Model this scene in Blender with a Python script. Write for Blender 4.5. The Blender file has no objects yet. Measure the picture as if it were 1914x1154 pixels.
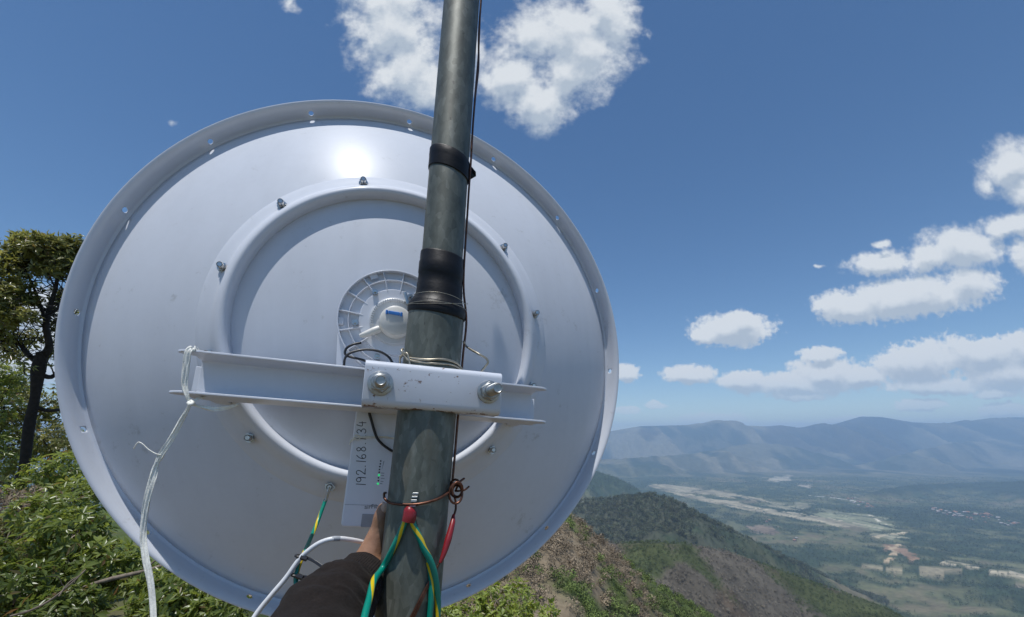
import bpy, bmesh, math, random
import numpy as np
from mathutils import Vector, Matrix
from mathutils.geometry import tessellate_polygon

C = bpy.context.scene
random.seed(7)
rng = np.random.default_rng(7)

# ------------------------------------------------------------------ camera, sky, sun, exposure
PITCH = math.radians(6.8)
F, CX, CY = 800.0, 957.0, 720.0              # lens, in pixels of a 1914 wide frame
cam_d = bpy.data.cameras.new('camera')
cam = bpy.data.objects.new('camera', cam_d)
C.collection.objects.link(cam)
C.camera = cam
cam_d.sensor_width = 36
cam_d.lens = F / 1914 * 36
cam_d.shift_y = (CY - 577) / 1914
cam_d.clip_start, cam_d.clip_end = 0.02, 60000
cam.rotation_euler = (math.pi / 2 + PITCH, 0, 0)

SUN = Vector((-0.115, -0.175, 0.977)).normalized()      # towards the sun
sun_d = bpy.data.lights.new('sun', 'SUN')
sun_d.energy = 4.0
sun_d.angle = math.radians(0.53)
sun_d.color = (1.0, 0.975, 0.94)
sun = bpy.data.objects.new('sun', sun_d)
C.collection.objects.link(sun)
sun.rotation_euler = SUN.to_track_quat('Z', 'Y').to_euler()

C.view_settings.view_transform = 'Standard'
C.view_settings.look = 'None'
C.view_settings.exposure = 0.0
C.view_settings.gamma = 1.0
C.render.engine = 'CYCLES'
C.cycles.use_denoising = True
C.cycles.max_bounces = 8
C.cycles.volume_bounces = 1
C.cycles.transparent_max_bounces = 8
C.cycles.caustics_reflective = False
C.cycles.caustics_refractive = False

CA, SA = math.cos(PITCH), math.sin(PITCH)


def pix_dir(x, y):
    u, v = (x - CX) / F, (CY - y) / F
    return np.array([u, CA - v * SA, SA + v * CA])


def at(x, y, d):
    """world point seen at pixel x, y with depth d metres along the view axis"""
    return pix_dir(x, y) * d


def tan_el(y):
    v = (CY - y) / F
    return (v * CA + SA) / (CA - v * SA)


def N(tree, kind, **kw):
    n = tree.nodes.new(kind)
    for k, v in kw.items():
        setattr(n, k, v)
    return n


def setin(node, **kw):
    for k, v in kw.items():
        node.inputs[k.replace('_', ' ')].default_value = v


def math_node(t, op, a, b=None, clamp=False):
    n = N(t, 'ShaderNodeMath', operation=op, use_clamp=clamp)
    for i, q in enumerate((a, b)):
        if q is None:
            continue
        if isinstance(q, (int, float)):
            n.inputs[i].default_value = q
        else:
            t.links.new(q, n.inputs[i])
    return n.outputs[0]


# clouds: elliptical banks in the world's sky (pixel of the view they were measured in, converted to direction)
CLOUDS = [  # x, y, rx, ry, rotation in degrees
    (735, 40, 115, 125, 20), (765, 130, 100, 90, 0), (820, 170, 70, 50, 0), (690, -60, 110, 80, 0), (860, -90, 130, 90, 0),
    (950, 140, 70, 80, 0), (1050, 60, 140, 90, 0), (1100, 100, 95, 100, 0), (1010, 195, 75, 70, 15), (1140, 30, 70, 90, 0),
    (1060, 140, 80, 70, 0), (885, 90, 60, 110, 0, .62),
    (1366, 616, 92, 38, 4), (1385, 600, 52, 25, 0), (1325, 627, 48, 23, 0),
    (1700, 555, 190, 44, 7), (1590, 575, 85, 36, -5), (1810, 532, 75, 34, 5),
    (1645, 492, 80, 28, 10), (1800, 460, 95, 50, 0), (1740, 480, 80, 36, 20), (1890, 420, 90, 30, 25), (1920, 480, 40, 40, 0),
    (1890, 310, 85, 60, 30), (1925, 360, 60, 55, 0), (1845, 350, 40, 36, 0, .7),
    (1540, 700, 95, 42, 0), (1490, 718, 95, 28, 0), (1390, 712, 58, 24, 0), (1610, 705, 60, 22, 0), (1536, 662, 46, 16, 0), (1500, 740, 60, 10, 0),
    (1720, 680, 110, 46, 8), (1840, 665, 110, 46, 0), (1930, 655, 80, 40, 0), (1750, 722, 110, 20, 0), (1880, 700, 90, 40, 0),
    (1290, 700, 54, 20, -5), (1168, 694, 34, 18, 0), (1223, 758, 26, 8, 0), (1172, 769, 28, 9, 0), (1330, 787, 80, 18, 0),
    (1725, 760, 60, 13, 4), (1880, 770, 60, 18, 0), (1860, 736, 50, 13, 0), (1480, 800, 70, 12, 0), (1620, 790, 90, 12, 0),
    (538, 10, 46, 30, -30, .5), (316, 228, 44, 30, 0, .22), (1650, 458, 30, 14, 0, .75), (1210, 62, 34, 36, 0, .3), (1535, 498, 26, 12, 0, .35),
    (50, 590, 110, 60, 0), (110, 640, 90, 50, 0), (-60, 620, 120, 70, 0), (20, 690, 160, 40, 0), (-200, 540, 140, 60, 0),
    (2080, 560, 160, 60, 0), (2150, 700, 200, 60, 0), (2200, 300, 180, 110, 0), (-300, 700, 220, 60, 0), (300, 760, 200, 40, 0), (700, 750, 260, 40, 0),
]
SKY_STRENGTH = 0.098


def build_world():
    w = bpy.data.worlds.new('World')
    C.world = w
    w.use_nodes = True
    t = w.node_tree
    t.nodes.clear()
    L = t.links.new
    def banks(gname, det, fine):
        # node group: height field of the cloud banks over direction (u, w)
        g = bpy.data.node_groups.new(gname, 'ShaderNodeTree')
        g.interface.new_socket('P', in_out='INPUT', socket_type='NodeSocketVector')
        g.interface.new_socket('Field', in_out='OUTPUT', socket_type='NodeSocketFloat')
        gi, go = N(g, 'NodeGroupInput'), N(g, 'NodeGroupOutput')
        GL = g.links.new
        warp = N(g, 'ShaderNodeTexNoise')
        setin(warp, Scale=16.0, Detail=5.0, Roughness=0.55)
        GL(gi.outputs[0], warp.inputs['Vector'])
        ws = N(g, 'ShaderNodeVectorMath', operation='SUBTRACT')
        ws.inputs[1].default_value = (0.5, 0.5, 0.5)
        GL(warp.outputs['Color'], ws.inputs[0])
        wm = N(g, 'ShaderNodeVectorMath', operation='MULTIPLY_ADD')
        wm.inputs[1].default_value = (0.055, 0.035, 0)
        GL(ws.outputs[0], wm.inputs[0])
        GL(gi.outputs[0], wm.inputs[2])
        cur = None
        for (x, y, rx, ry, r, *pk) in CLOUDS:
            pk = pk[0] if pk else 1.0
            d = pix_dir(x, y)
            u, v = d[0] / d[1], d[2] / d[1]
            s = 1 / (F * d[1])
            mp = N(g, 'ShaderNodeMapping', vector_type='TEXTURE')
            mp.inputs['Location'].default_value = (u, v, 0)
            mp.inputs['Rotation'].default_value = (0, 0, math.radians(r))
            mp.inputs['Scale'].default_value = (rx * s, ry * s * 1.04, 1)
            GL(wm.outputs[0], mp.inputs['Vector'])
            ln = N(g, 'ShaderNodeVectorMath', operation='LENGTH')
            GL(mp.outputs[0], ln.inputs[0])
            h = math_node(g, 'SUBTRACT', pk, ln.outputs['Value'])
            if cur is None:
                cur = h
            else:
                sm = N(g, 'ShaderNodeMath', operation='SMOOTH_MAX')
                GL(cur, sm.inputs[0]); GL(h, sm.inputs[1]); sm.inputs[2].default_value = 0.22
                cur = sm.outputs[0]
        cur = math_node(g, 'MAXIMUM', math_node(g, 'MULTIPLY', cur, 1.3), -1.0)
        n1 = N(g, 'ShaderNodeTexNoise')
        setin(n1, Scale=15.0, Detail=det, Roughness=0.5, Lacunarity=2.1)
        GL(gi.outputs[0], n1.inputs['Vector'])
        a = math_node(g, 'SUBTRACT', n1.outputs['Fac'], 0.52)
        a = math_node(g, 'MULTIPLY', a, 1.55)
        n2 = N(g, 'ShaderNodeTexNoise')
        setin(n2, Scale=68.0, Detail=7.0, Roughness=0.52)
        GL(gi.outputs[0], n2.inputs['Vector'])
        sg = N(g, 'ShaderNodeSeparateXYZ'); GL(gi.outputs[0], sg.inputs[0])
        lowk = N(g, 'ShaderNodeMapRange'); setin(lowk, From_Min=0.25, From_Max=0.6, To_Min=1.05, To_Max=0.4); GL(sg.outputs[1], lowk.inputs['Value'])
        a2 = math_node(g, 'MULTIPLY', math_node(g, 'SUBTRACT', n2.outputs['Fac'], 0.5), lowk.outputs[0])
        hik = N(g, 'ShaderNodeMapRange'); setin(hik, From_Min=0.2, From_Max=0.6, To_Min=0.55, To_Max=1.0); GL(sg.outputs[1], hik.inputs['Value'])
        f = math_node(g, 'ADD', cur, math_node(g, 'MULTIPLY', a, hik.outputs[0]))
        f = math_node(g, 'ADD', f, math_node(g, 'MULTIPLY', a2, fine))
        GL(f, go.inputs[0])
        return g

    g_edge, g_body = banks('cloud_banks', 7.0, 1.0), banks('cloud_body', 3.0, .25)
    tc = N(t, 'ShaderNodeTexCoord')
    sp = N(t, 'ShaderNodeSeparateXYZ')
    L(tc.outputs['Generated'], sp.inputs[0])
    yy = math_node(t, 'MAXIMUM', sp.outputs['Y'], 0.05)
    cb = N(t, 'ShaderNodeCombineXYZ')
    L(math_node(t, 'DIVIDE', sp.outputs['X'], yy), cb.inputs[0])
    L(math_node(t, 'DIVIDE', sp.outputs['Z'], yy), cb.inputs[1])
    f0 = N(t, 'ShaderNodeGroup'); f0.node_tree = g_edge
    fb = N(t, 'ShaderNodeGroup'); fb.node_tree = g_body
    L(cb.outputs[0], fb.inputs[0])
    L(cb.outputs[0], f0.inputs[0])
    up = N(t, 'ShaderNodeVectorMath', operation='ADD')
    ofs = N(t, 'ShaderNodeMapRange'); setin(ofs, From_Min=0.0, From_Max=0.8, To_Min=0.016, To_Max=0.046)
    sw = N(t, 'ShaderNodeSeparateXYZ'); L(cb.outputs[0], sw.inputs[0]); L(sw.outputs[1], ofs.inputs['Value'])
    oc = N(t, 'ShaderNodeCombineXYZ'); L(ofs.outputs[0], oc.inputs[1])
    L(oc.outputs[0], up.inputs[1])
    L(cb.outputs[0], up.inputs[0])
    f1 = N(t, 'ShaderNodeGroup'); f1.node_tree = g_body
    L(up.outputs[0], f1.inputs[0])
    al = N(t, 'ShaderNodeMapRange', interpolation_type='SMOOTHSTEP')
    setin(al, From_Min=-0.04, From_Max=0.72)
    L(f0.outputs[0], al.inputs['Value'])
    soft = N(t, 'ShaderNodeMapRange'); setin(soft, From_Min=0.22, From_Max=0.6, To_Min=0.36, To_Max=0.78)
    L(sw.outputs[1], soft.inputs['Value']); L(soft.outputs[0], al.inputs['From Max'])
    front = N(t, 'ShaderNodeMapRange')
    setin(front, From_Min=0.06, From_Max=0.2)
    L(sp.outputs['Y'], front.inputs['Value'])
    alpha = math_node(t, 'MULTIPLY', al.outputs[0], front.outputs[0])
    # thin towards the horizon, where cloud is seen through more air
    hz = N(t, 'ShaderNodeMapRange')
    setin(hz, From_Min=0.0, From_Max=0.14, To_Min=0.35, To_Max=0.97)
    L(cb.outputs[0], sp.inputs[0]) if False else None
    L(math_node(t, 'DIVIDE', sp.outputs['Z'], yy), hz.inputs['Value'])
    alpha = math_node(t, 'MULTIPLY', alpha, hz.outputs[0])
    # bright where the cloud thins upwards, greyer where thick cloud lies above
    lit = math_node(t, 'SUBTRACT', math_node(t, 'ADD', math_node(t, 'MULTIPLY', fb.outputs[0], .75), math_node(t, 'MULTIPLY', f0.outputs[0], .25)), f1.outputs[0])
    lm = N(t, 'ShaderNodeMapRange', interpolation_type='SMOOTHSTEP')
    setin(lm, From_Min=-0.55, From_Max=0.5)
    L(lit, lm.inputs['Value'])
    thick = N(t, 'ShaderNodeMapRange')
    setin(thick, From_Min=0.25, From_Max=1.1, To_Min=0.25, To_Max=-0.22)
    L(f1.outputs[0], thick.inputs['Value'])
    lf = math_node(t, 'ADD', lm.outputs[0], thick.outputs[0], True)
    cr = N(t, 'ShaderNodeMix', data_type='RGBA')
    cr.inputs['A'].default_value = (0.50, 0.58, 0.68, 1)
    cr.inputs['B'].default_value = (0.82, 0.86, 0.90, 1)
    L(lf, cr.inputs['Factor'])
    sky = N(t, 'ShaderNodeTexSky', sky_type='NISHITA')
    sky.sun_disc = False
    sky.sun_elevation = math.asin(SUN.z)
    sky.sun_rotation = math.atan2(SUN.x, SUN.y)
    sky.altitude = 1200
    sky.air_density = 1.0
    sky.dust_density = 0.2
    sky.ozone_density = 1.0
    b0 = N(t, 'ShaderNodeBackground'); b0.inputs['Strength'].default_value = SKY_STRENGTH
    hs = N(t, 'ShaderNodeHueSaturation'); setin(hs, Saturation=1.19, Value=1.16)
    L(sky.outputs[0], hs.inputs['Color']); L(hs.outputs[0], b0.inputs['Color'])
    b1 = N(t, 'ShaderNodeBackground'); b1.inputs['Strength'].default_value = 0.92
    L(cr.outputs['Result'], b1.inputs['Color'])
    mx = N(t, 'ShaderNodeMixShader')
    L(alpha, mx.inputs[0]); L(b0.outputs[0], mx.inputs[1]); L(b1.outputs[0], mx.inputs[2])
    out = N(t, 'ShaderNodeOutputWorld')
    L(mx.outputs[0], out.inputs['Surface'])


build_world()


# ------------------------------------------------------------------ helpers
def tag(o, label=None, cat=None, group=None, kind=None):
    if label: o['label'] = label
    if cat: o['category'] = cat
    if group: o['group'] = group
    if kind: o['kind'] = kind
    return o


def link(o, parent=None):
    C.collection.objects.link(o)
    if parent is not None:
        o.parent = parent
    return o


def empty(name, loc=(0, 0, 0), label=None, cat=None, group=None, matrix=None):
    o = bpy.data.objects.new(name, None)
    o.empty_display_size = 0.05
    C.collection.objects.link(o)
    if matrix is not None:
        o.matrix_world = matrix
    else:
        o.location = loc
    return tag(o, label, cat, group)


class MB:
    """collects vertices, faces, uvs into one mesh object"""

    def __init__(self):
        self.v, self.f, self.uv, self.mi = [], [], [], []

    def add(self, verts, faces, uvs=None, mi=0):
        b = len(self.v)
        self.v += [tuple(map(float, p)) for p in verts]
        for k, fc in enumerate(faces):
            self.f.append(tuple(i + b for i in fc))
            self.uv.append(uvs[k] if uvs else None)
            self.mi.append(mi)
        return self

    def tube(self, pts, rad, seg=10, smooth=True, closed=False, caps=True, mi=0, sub=6, flat=1.0):
        P = np.array(pts, float)
        R = np.full(len(P), rad, float) if np.isscalar(rad) else np.array(rad, float)
        if smooth and len(P) > 2:
            P, R = catmull(P, R, sub, closed)
        n = len(P)
        T = np.gradient(P, axis=0) if not closed else np.roll(P, -1, 0) - np.roll(P, 1, 0)
        T /= np.linalg.norm(T, axis=1)[:, None] + 1e-12
        a = np.array([0, 0, 1.0]) if abs(T[0][2]) < 0.9 else np.array([1.0, 0, 0])
        X = np.cross(T[0], a); X /= np.linalg.norm(X)
        verts, L = [], 0.0
        Ls = []
        for i in range(n):
            X = X - T[i] * (X @ T[i]); X /= np.linalg.norm(X)
            Y = np.cross(T[i], X)
            for k in range(seg):
                t = 2 * math.pi * k / seg
                verts.append(P[i] + R[i] * (math.cos(t) * X + flat * math.sin(t) * Y))
            if i: L += np.linalg.norm(P[i] - P[i - 1])
            Ls.append(L)
        faces, uvs = [], []
        for i in range(n if closed else n - 1):
            j = (i + 1) % n
            for k in range(seg):
                l = (k + 1) % seg
                faces.append((i * seg + k, i * seg + l, j * seg + l, j * seg + k))
                uvs.append(((k / seg, Ls[i]), ((k + 1) / seg, Ls[i]), ((k + 1) / seg, Ls[j]), (k / seg, Ls[j])))
        if caps and not closed:
            faces.append(tuple(range(seg))[::-1]); uvs.append(None)
            faces.append(tuple((n - 1) * seg + k for k in range(seg))); uvs.append(None)
        return self.add(verts, faces, uvs, mi)

    def lathe(self, prof, seg=96, M=None, mi=0, closed_prof=False):
        """profile of (r, z) turned about z"""
        verts, faces = [], []
        n = len(prof)
        for (r, z) in prof:
            for k in range(seg):
                t = 2 * math.pi * k / seg
                verts.append((r * math.cos(t), r * math.sin(t), z))
        for i in range(n if closed_prof else n - 1):
            j = (i + 1) % n
            for k in range(seg):
                l = (k + 1) % seg
                faces.append((i * seg + k, i * seg + l, j * seg + l, j * seg + k))
        if M is not None:
            verts = [M @ Vector(p) for p in verts]
        return self.add(verts, faces, None, mi)

    def prism(self, poly, z0, z1, M=None, mi=0):
        n = len(poly)
        verts = [(x, y, z0) for x, y in poly] + [(x, y, z1) for x, y in poly]
        faces = [tuple(range(n))[::-1], tuple(range(n, 2 * n))]
        faces += [(i, (i + 1) % n, n + (i + 1) % n, n + i) for i in range(n)]
        if M is not None:
            verts = [M @ Vector(p) for p in verts]
        return self.add(verts, faces, None, mi)

    def box(self, x0, x1, y0, y1, z0, z1, M=None, mi=0):
        return self.prism([(x0, y0), (x1, y0), (x1, y1), (x0, y1)], z0, z1, M, mi)

    def build(self, name, mats, parent=None, smooth=None, bevel=None, base=False, solid=None, sub=0):
        V = np.array(self.v)
        org = np.zeros(3)
        if base:
            org = np.array([(V[:, 0].min() + V[:, 0].max()) / 2, (V[:, 1].min() + V[:, 1].max()) / 2, V[:, 2].min()])
        me = bpy.data.meshes.new(name)
        me.from_pydata([tuple(p) for p in (V - org)], [], self.f)
        if any(u is not None for u in self.uv):
            ul = me.uv_layers.new(name='UVMap')
            li = 0
            for fc, u in zip(self.f, self.uv):
                for k in range(len(fc)):
                    if u is not None:
                        ul.data[li].uv = u[k]
                    li += 1
        for m in (mats if isinstance(mats, (list, tuple)) else [mats]):
            me.materials.append(m)
        for p, m in zip(me.polygons, self.mi):
            p.material_index = m
        me.update()
        bm = bmesh.new(); bm.from_mesh(me)
        bmesh.ops.recalc_face_normals(bm, faces=bm.faces)
        bm.to_mesh(me); bm.free()
        if smooth is not None:
            me.shade_smooth()
            me.set_sharp_from_angle(angle=math.radians(smooth))
        o = bpy.data.objects.new(name, me)
        o.location = org
        link(o, parent)
        if solid:
            s = o.modifiers.new('thickness', 'SOLIDIFY'); s.thickness = solid; s.offset = 0
        if bevel:
            b = o.modifiers.new('bevel', 'BEVEL'); b.width = bevel; b.segments = 3; b.limit_method = 'ANGLE'; b.angle_limit = math.radians(40)
        if sub:
            s = o.modifiers.new('subdivision', 'SUBSURF'); s.levels = s.render_levels = sub
        return o


def catmull(P, R, sub, closed=False):
    n = len(P)
    out, ro = [], []
    rngi = range(n) if closed else range(n - 1)
    for i in rngi:
        g = (lambda k: k % n) if closed else (lambda k: min(max(k, 0), n - 1))
        p0, p1, p2, p3 = P[g(i - 1)], P[g(i)], P[g(i + 1)], P[g(i + 2)]
        for s in range(sub):
            t = s / sub
            out.append(0.5 * (2 * p1 + (p2 - p0) * t + (2 * p0 - 5 * p1 + 4 * p2 - p3) * t * t + (3 * p1 - p0 - 3 * p2 + p3) * t ** 3))
            ro.append(R[g(i)] * (1 - t) + R[g(i + 1)] * t)
    if not closed:
        out.append(P[-1]); ro.append(R[-1])
    return np.array(out), np.array(ro)


def arr_mesh(name, V, Q, mat, col=None, parent=None, smooth=False, base=True):
    """fast mesh from numpy arrays: V (n,3), Q (m,4) or (m,3); col (n,3) albedo tint per vertex"""
    V = np.asarray(V, np.float32)
    org = np.zeros(3, np.float32)
    if base:
        org = np.array([(V[:, 0].min() + V[:, 0].max()) / 2, (V[:, 1].min() + V[:, 1].max()) / 2, V[:, 2].min()], np.float32)
    me = bpy.data.meshes.new(name)
    k = Q.shape[1]
    me.vertices.add(len(V)); me.vertices.foreach_set('co', (V - org).ravel())
    me.loops.add(Q.size); me.loops.foreach_set('vertex_index', Q.astype(np.int32).ravel())
    me.polygons.add(len(Q)); me.polygons.foreach_set('loop_start', np.arange(0, Q.size, k, dtype=np.int32))
    if col is not None:
        ca = me.color_attributes.new('tint', 'FLOAT_COLOR', 'POINT')
        c4 = np.ones((len(V), 4), np.float32); c4[:, :3] = col
        ca.data.foreach_set('color', c4.ravel())
    me.materials.append(mat)
    me.update(calc_edges=True)
    if smooth: me.shade_smooth()
    o = bpy.data.objects.new(name, me)
    o.location = [float(q) for q in org]
    return link(o, parent)


# ------------------------------------------------------------------ materials
def new_mat(name):
    m = bpy.data.materials.new(name); m.use_nodes = True
    t = m.node_tree
    return m, t, t.nodes['Principled BSDF']


def noise(t, scale, detail=4, rough=0.55, vec=None, coord='Object', stretch=None):
    if vec is None:
        tc = N(t, 'ShaderNodeTexCoord'); vec = tc.outputs[coord]
    if stretch:
        mp = N(t, 'ShaderNodeMapping'); mp.inputs['Scale'].default_value = stretch
        t.links.new(vec, mp.inputs[0]); vec = mp.outputs[0]
    n = N(t, 'ShaderNodeTexNoise'); setin(n, Scale=scale, Detail=detail, Roughness=rough)
    t.links.new(vec, n.inputs['Vector'])
    return n.outputs['Fac']


def ramp(t, fac, stops):
    r = N(t, 'ShaderNodeValToRGB')
    e = r.color_ramp.elements
    while len(e) < len(stops): e.new(0.5)
    for k, (p, c) in enumerate(stops):
        e[k].position = p; e[k].color = (*c, 1)
    t.links.new(fac, r.inputs[0])
    return r.outputs[0]


def bump(t, b, h, strength=0.2, dist=0.002):
    n = N(t, 'ShaderNodeBump'); setin(n, Strength=strength, Distance=dist)
    t.links.new(h, n.inputs['Height']); t.links.new(n.outputs[0], b.inputs['Normal'])


def simple(name, col, rough=0.5, metal=0.0, spec=0.5, var=0.12, scale=60, bmp=0.0, bscale=None, coat=0, stretch=None):
    m, t, b = new_mat(name)
    f = noise(t, scale, 5, 0.6, stretch=stretch)
    lo = [c * (1 - var) for c in col]; hi = [min(1, c * (1 + var)) for c in col]
    t.links.new(ramp(t, f, [(0.3, lo), (0.7, hi)]), b.inputs['Base Color'])
    setin(b, Roughness=rough, Metallic=metal)
    b.inputs['Specular IOR Level'].default_value = spec
    if coat: b.inputs['Coat Weight'].default_value = coat
    if bmp: bump(t, b, noise(t, bscale or scale * 3, 4), bmp, 0.001)
    return m


def white_paint(name, col=(0.655, 0.685, 0.74), rough=0.165, dirt=0.35):
    m, t, b = new_mat(name)
    f1 = noise(t, 9, 6, 0.65)
    f2 = noise(t, 60, 5, 0.7)
    s = math_node(t, 'MULTIPLY', f1, f2)
    c = ramp(t, s, [(0.07, [q * (1 - dirt) for q in (col[0], col[1] * .98, col[2] * .92)]), (0.17, [q * .97 for q in col]), (0.4, col)])
    # faint run-off streaks and dust
    st = noise(t, 26, 5, 0.6, stretch=(1, .07, 1))
    sm = math_node(t, 'MULTIPLY', st, noise(t, 3.5, 3, 0.5))
    sr = N(t, 'ShaderNodeMapRange'); setin(sr, From_Min=0.2, From_Max=0.42, To_Min=1.0, To_Max=0.95); t.links.new(sm, sr.inputs['Value'])
    mm = N(t, 'ShaderNodeMix', data_type='RGBA', blend_type='MULTIPLY'); mm.inputs['Factor'].default_value = 1
    t.links.new(c, mm.inputs['A']); t.links.new(sr.outputs[0], mm.inputs['B']); c = mm.outputs['Result']
    t.links.new(c, b.inputs['Base Color'])
    r = N(t, 'ShaderNodeMapRange'); setin(r, To_Min=rough - 0.02, To_Max=rough + 0.03)
    t.links.new(f1, r.inputs['Value']); t.links.new(r.outputs[0], b.inputs['Roughness'])
    bump(t, b, noise(t, 240, 2), 0.035, 0.0006)
    return m


M_DISH = white_paint('dish_paint', rough=0.36)
_b = M_DISH.node_tree.nodes['Principled BSDF']
_b.inputs['Specular IOR Level'].default_value = 0.075
_b.inputs['Coat Weight'].default_value = 0.085
_b.inputs['Coat Roughness'].default_value = 0.13
M_RIM = white_paint('rim_paint', rough=0.3)
M_BEAM = white_paint('beam_paint', rough=0.33, dirt=0.5)
M_PLASTIC = white_paint('white_plastic', (0.78, 0.80, 0.85), 0.38, 0.1)
M_PLASTIC2 = white_paint('pale_grey_plastic', (0.62, 0.64, 0.66), 0.4, 0.2)
M_CAP = white_paint('ivory_plastic', (0.74, 0.72, 0.66), 0.38, 0.2)
M_GREYLABEL = simple('grey_label', (0.33, 0.35, 0.38), 0.5)
M_BLUE = simple('blue_plastic', (0.05, 0.22, 0.62), 0.3)
M_INK = simple('black_ink', (0.02, 0.02, 0.025), 0.6)
M_STEEL = simple('stainless_steel', (0.55, 0.54, 0.52), 0.28, 1.0, scale=200)
M_ZINC = simple('zinc_plated_steel', (0.42, 0.43, 0.42), 0.42, 0.85, scale=120, var=0.25, bmp=0.15)
M_WIRE = simple('galvanised_wire', (0.42, 0.38, 0.30), 0.4, 0.7, scale=150, var=0.25)
M_COPPER = simple('weathered_copper', (0.15, 0.066, 0.042), 0.38, 0.75, scale=150, var=0.4)
M_TAPE = simple('black_tape', (0.008, 0.008, 0.009), 0.46, 0, 0.25, 0.4, 30, 1.0, 40, stretch=(1, 1, 8))
M_BLACK = simple('black_rubber', (0.018, 0.018, 0.020), 0.4)
M_TIE = simple('black_nylon', (0.025, 0.025, 0.028), 0.35)
M_CABLE = simple('white_cable_jacket', (0.70, 0.71, 0.72), 0.38, var=0.06)
M_RED = simple('red_insulation', (0.23, 0.011, 0.015), 0.38, var=0.25, scale=80, bmp=0.1)
M_TWINE = simple('white_plastic_twine', (0.86, 0.85, 0.77), 0.45, var=0.12, scale=300, bmp=0.5, bscale=500, stretch=(1, 1, 0.15))
M_GREEN_LED = simple('green_led', (0.05, 0.8, 0.25), 0.3)
_b = M_GREEN_LED.node_tree.nodes['Principled BSDF']
_b.inputs['Emission Color'].default_value = (0.05, 1, 0.3, 1); _b.inputs['Emission Strength'].default_value = .45


def galvanised():
    m, t, b = new_mat('galvanised_pipe')
    v = N(t, 'ShaderNodeTexVoronoi'); setin(v, Scale=150.0)
    tc = N(t, 'ShaderNodeTexCoord')
    mp = N(t, 'ShaderNodeMapping'); mp.inputs['Scale'].default_value = (1, 1, 0.45)
    t.links.new(tc.outputs['Object'], mp.inputs[0]); t.links.new(mp.outputs[0], v.inputs['Vector'])
    sep = N(t, 'ShaderNodeSeparateColor'); t.links.new(v.outputs['Color'], sep.inputs[0])
    f1 = noise(t, 28, 7, 0.7, vec=mp.outputs[0])
    f2 = noise(t, 7, 5, 0.6, stretch=(1, 1, 0.25))
    f = math_node(t, 'ADD', math_node(t, 'MULTIPLY', sep.outputs[0], 0.14), math_node(t, 'MULTIPLY', f1, 0.62))
    f = math_node(t, 'ADD', f, math_node(t, 'MULTIPLY', f2, 0.35))
    c = ramp(t, f, [(0.34, (0.052, 0.058, 0.047)), (0.5, (0.100, 0.110, 0.090)), (0.62, (0.142, 0.153, 0.128)), (0.76, (0.24, 0.25, 0.22))])
    # brownish rust runs and small dark pits
    rf = noise(t, 16, 6, 0.7, stretch=(1, 1, 0.18))
    rm = N(t, 'ShaderNodeMapRange'); setin(rm, From_Min=0.56, From_Max=0.74, To_Max=0.55); t.links.new(rf, rm.inputs['Value'])
    mx = N(t, 'ShaderNodeMix', data_type='RGBA'); mx.inputs['B'].default_value = (0.12, 0.085, 0.05, 1)
    t.links.new(rm.outputs[0], mx.inputs['Factor']); t.links.new(c, mx.inputs['A'])
    pf = noise(t, 130, 3, 0.6, stretch=(1, 1, 0.5))
    pm = N(t, 'ShaderNodeMapRange'); setin(pm, From_Min=0.68, From_Max=0.74, To_Max=0.7); t.links.new(pf, pm.inputs['Value'])
    m2 = N(t, 'ShaderNodeMix', data_type='RGBA'); m2.inputs['B'].default_value = (0.03, 0.03, 0.028, 1)
    t.links.new(pm.outputs[0], m2.inputs['Factor']); t.links.new(mx.outputs['Result'], m2.inputs['A'])
    t.links.new(m2.outputs['Result'], b.inputs['Base Color'])
    setin(b, Metallic=0.3, Roughness=0.5)
    bump(t, b, f1, 0.25, 0.0012)
    return m


M_PIPE = galvanised()


def striped_cable():
    m, t, b = new_mat('green_yellow_jacket')
    uv = N(t, 'ShaderNodeUVMap'); sp = N(t, 'ShaderNodeSeparateXYZ'); t.links.new(uv.outputs[0], sp.inputs[0])
    s = math_node(t, 'ADD', sp.outputs[0], math_node(t, 'MULTIPLY', sp.outputs[1], 9.0))
    fr = math_node(t, 'FRACT', s)
    k = math_node(t, 'LESS_THAN', fr, 0.18)
    mx = N(t, 'ShaderNodeMix', data_type='RGBA')
    mx.inputs['A'].default_value = (0.0, 0.22, 0.155, 1); mx.inputs['B'].default_value = (0.62, 0.46, 0.01, 1)
    t.links.new(k, mx.inputs['Factor']); t.links.new(mx.outputs['Result'], b.inputs['Base Color'])
    setin(b, Roughness=0.34)
    return m


M_EARTH = striped_cable()


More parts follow.
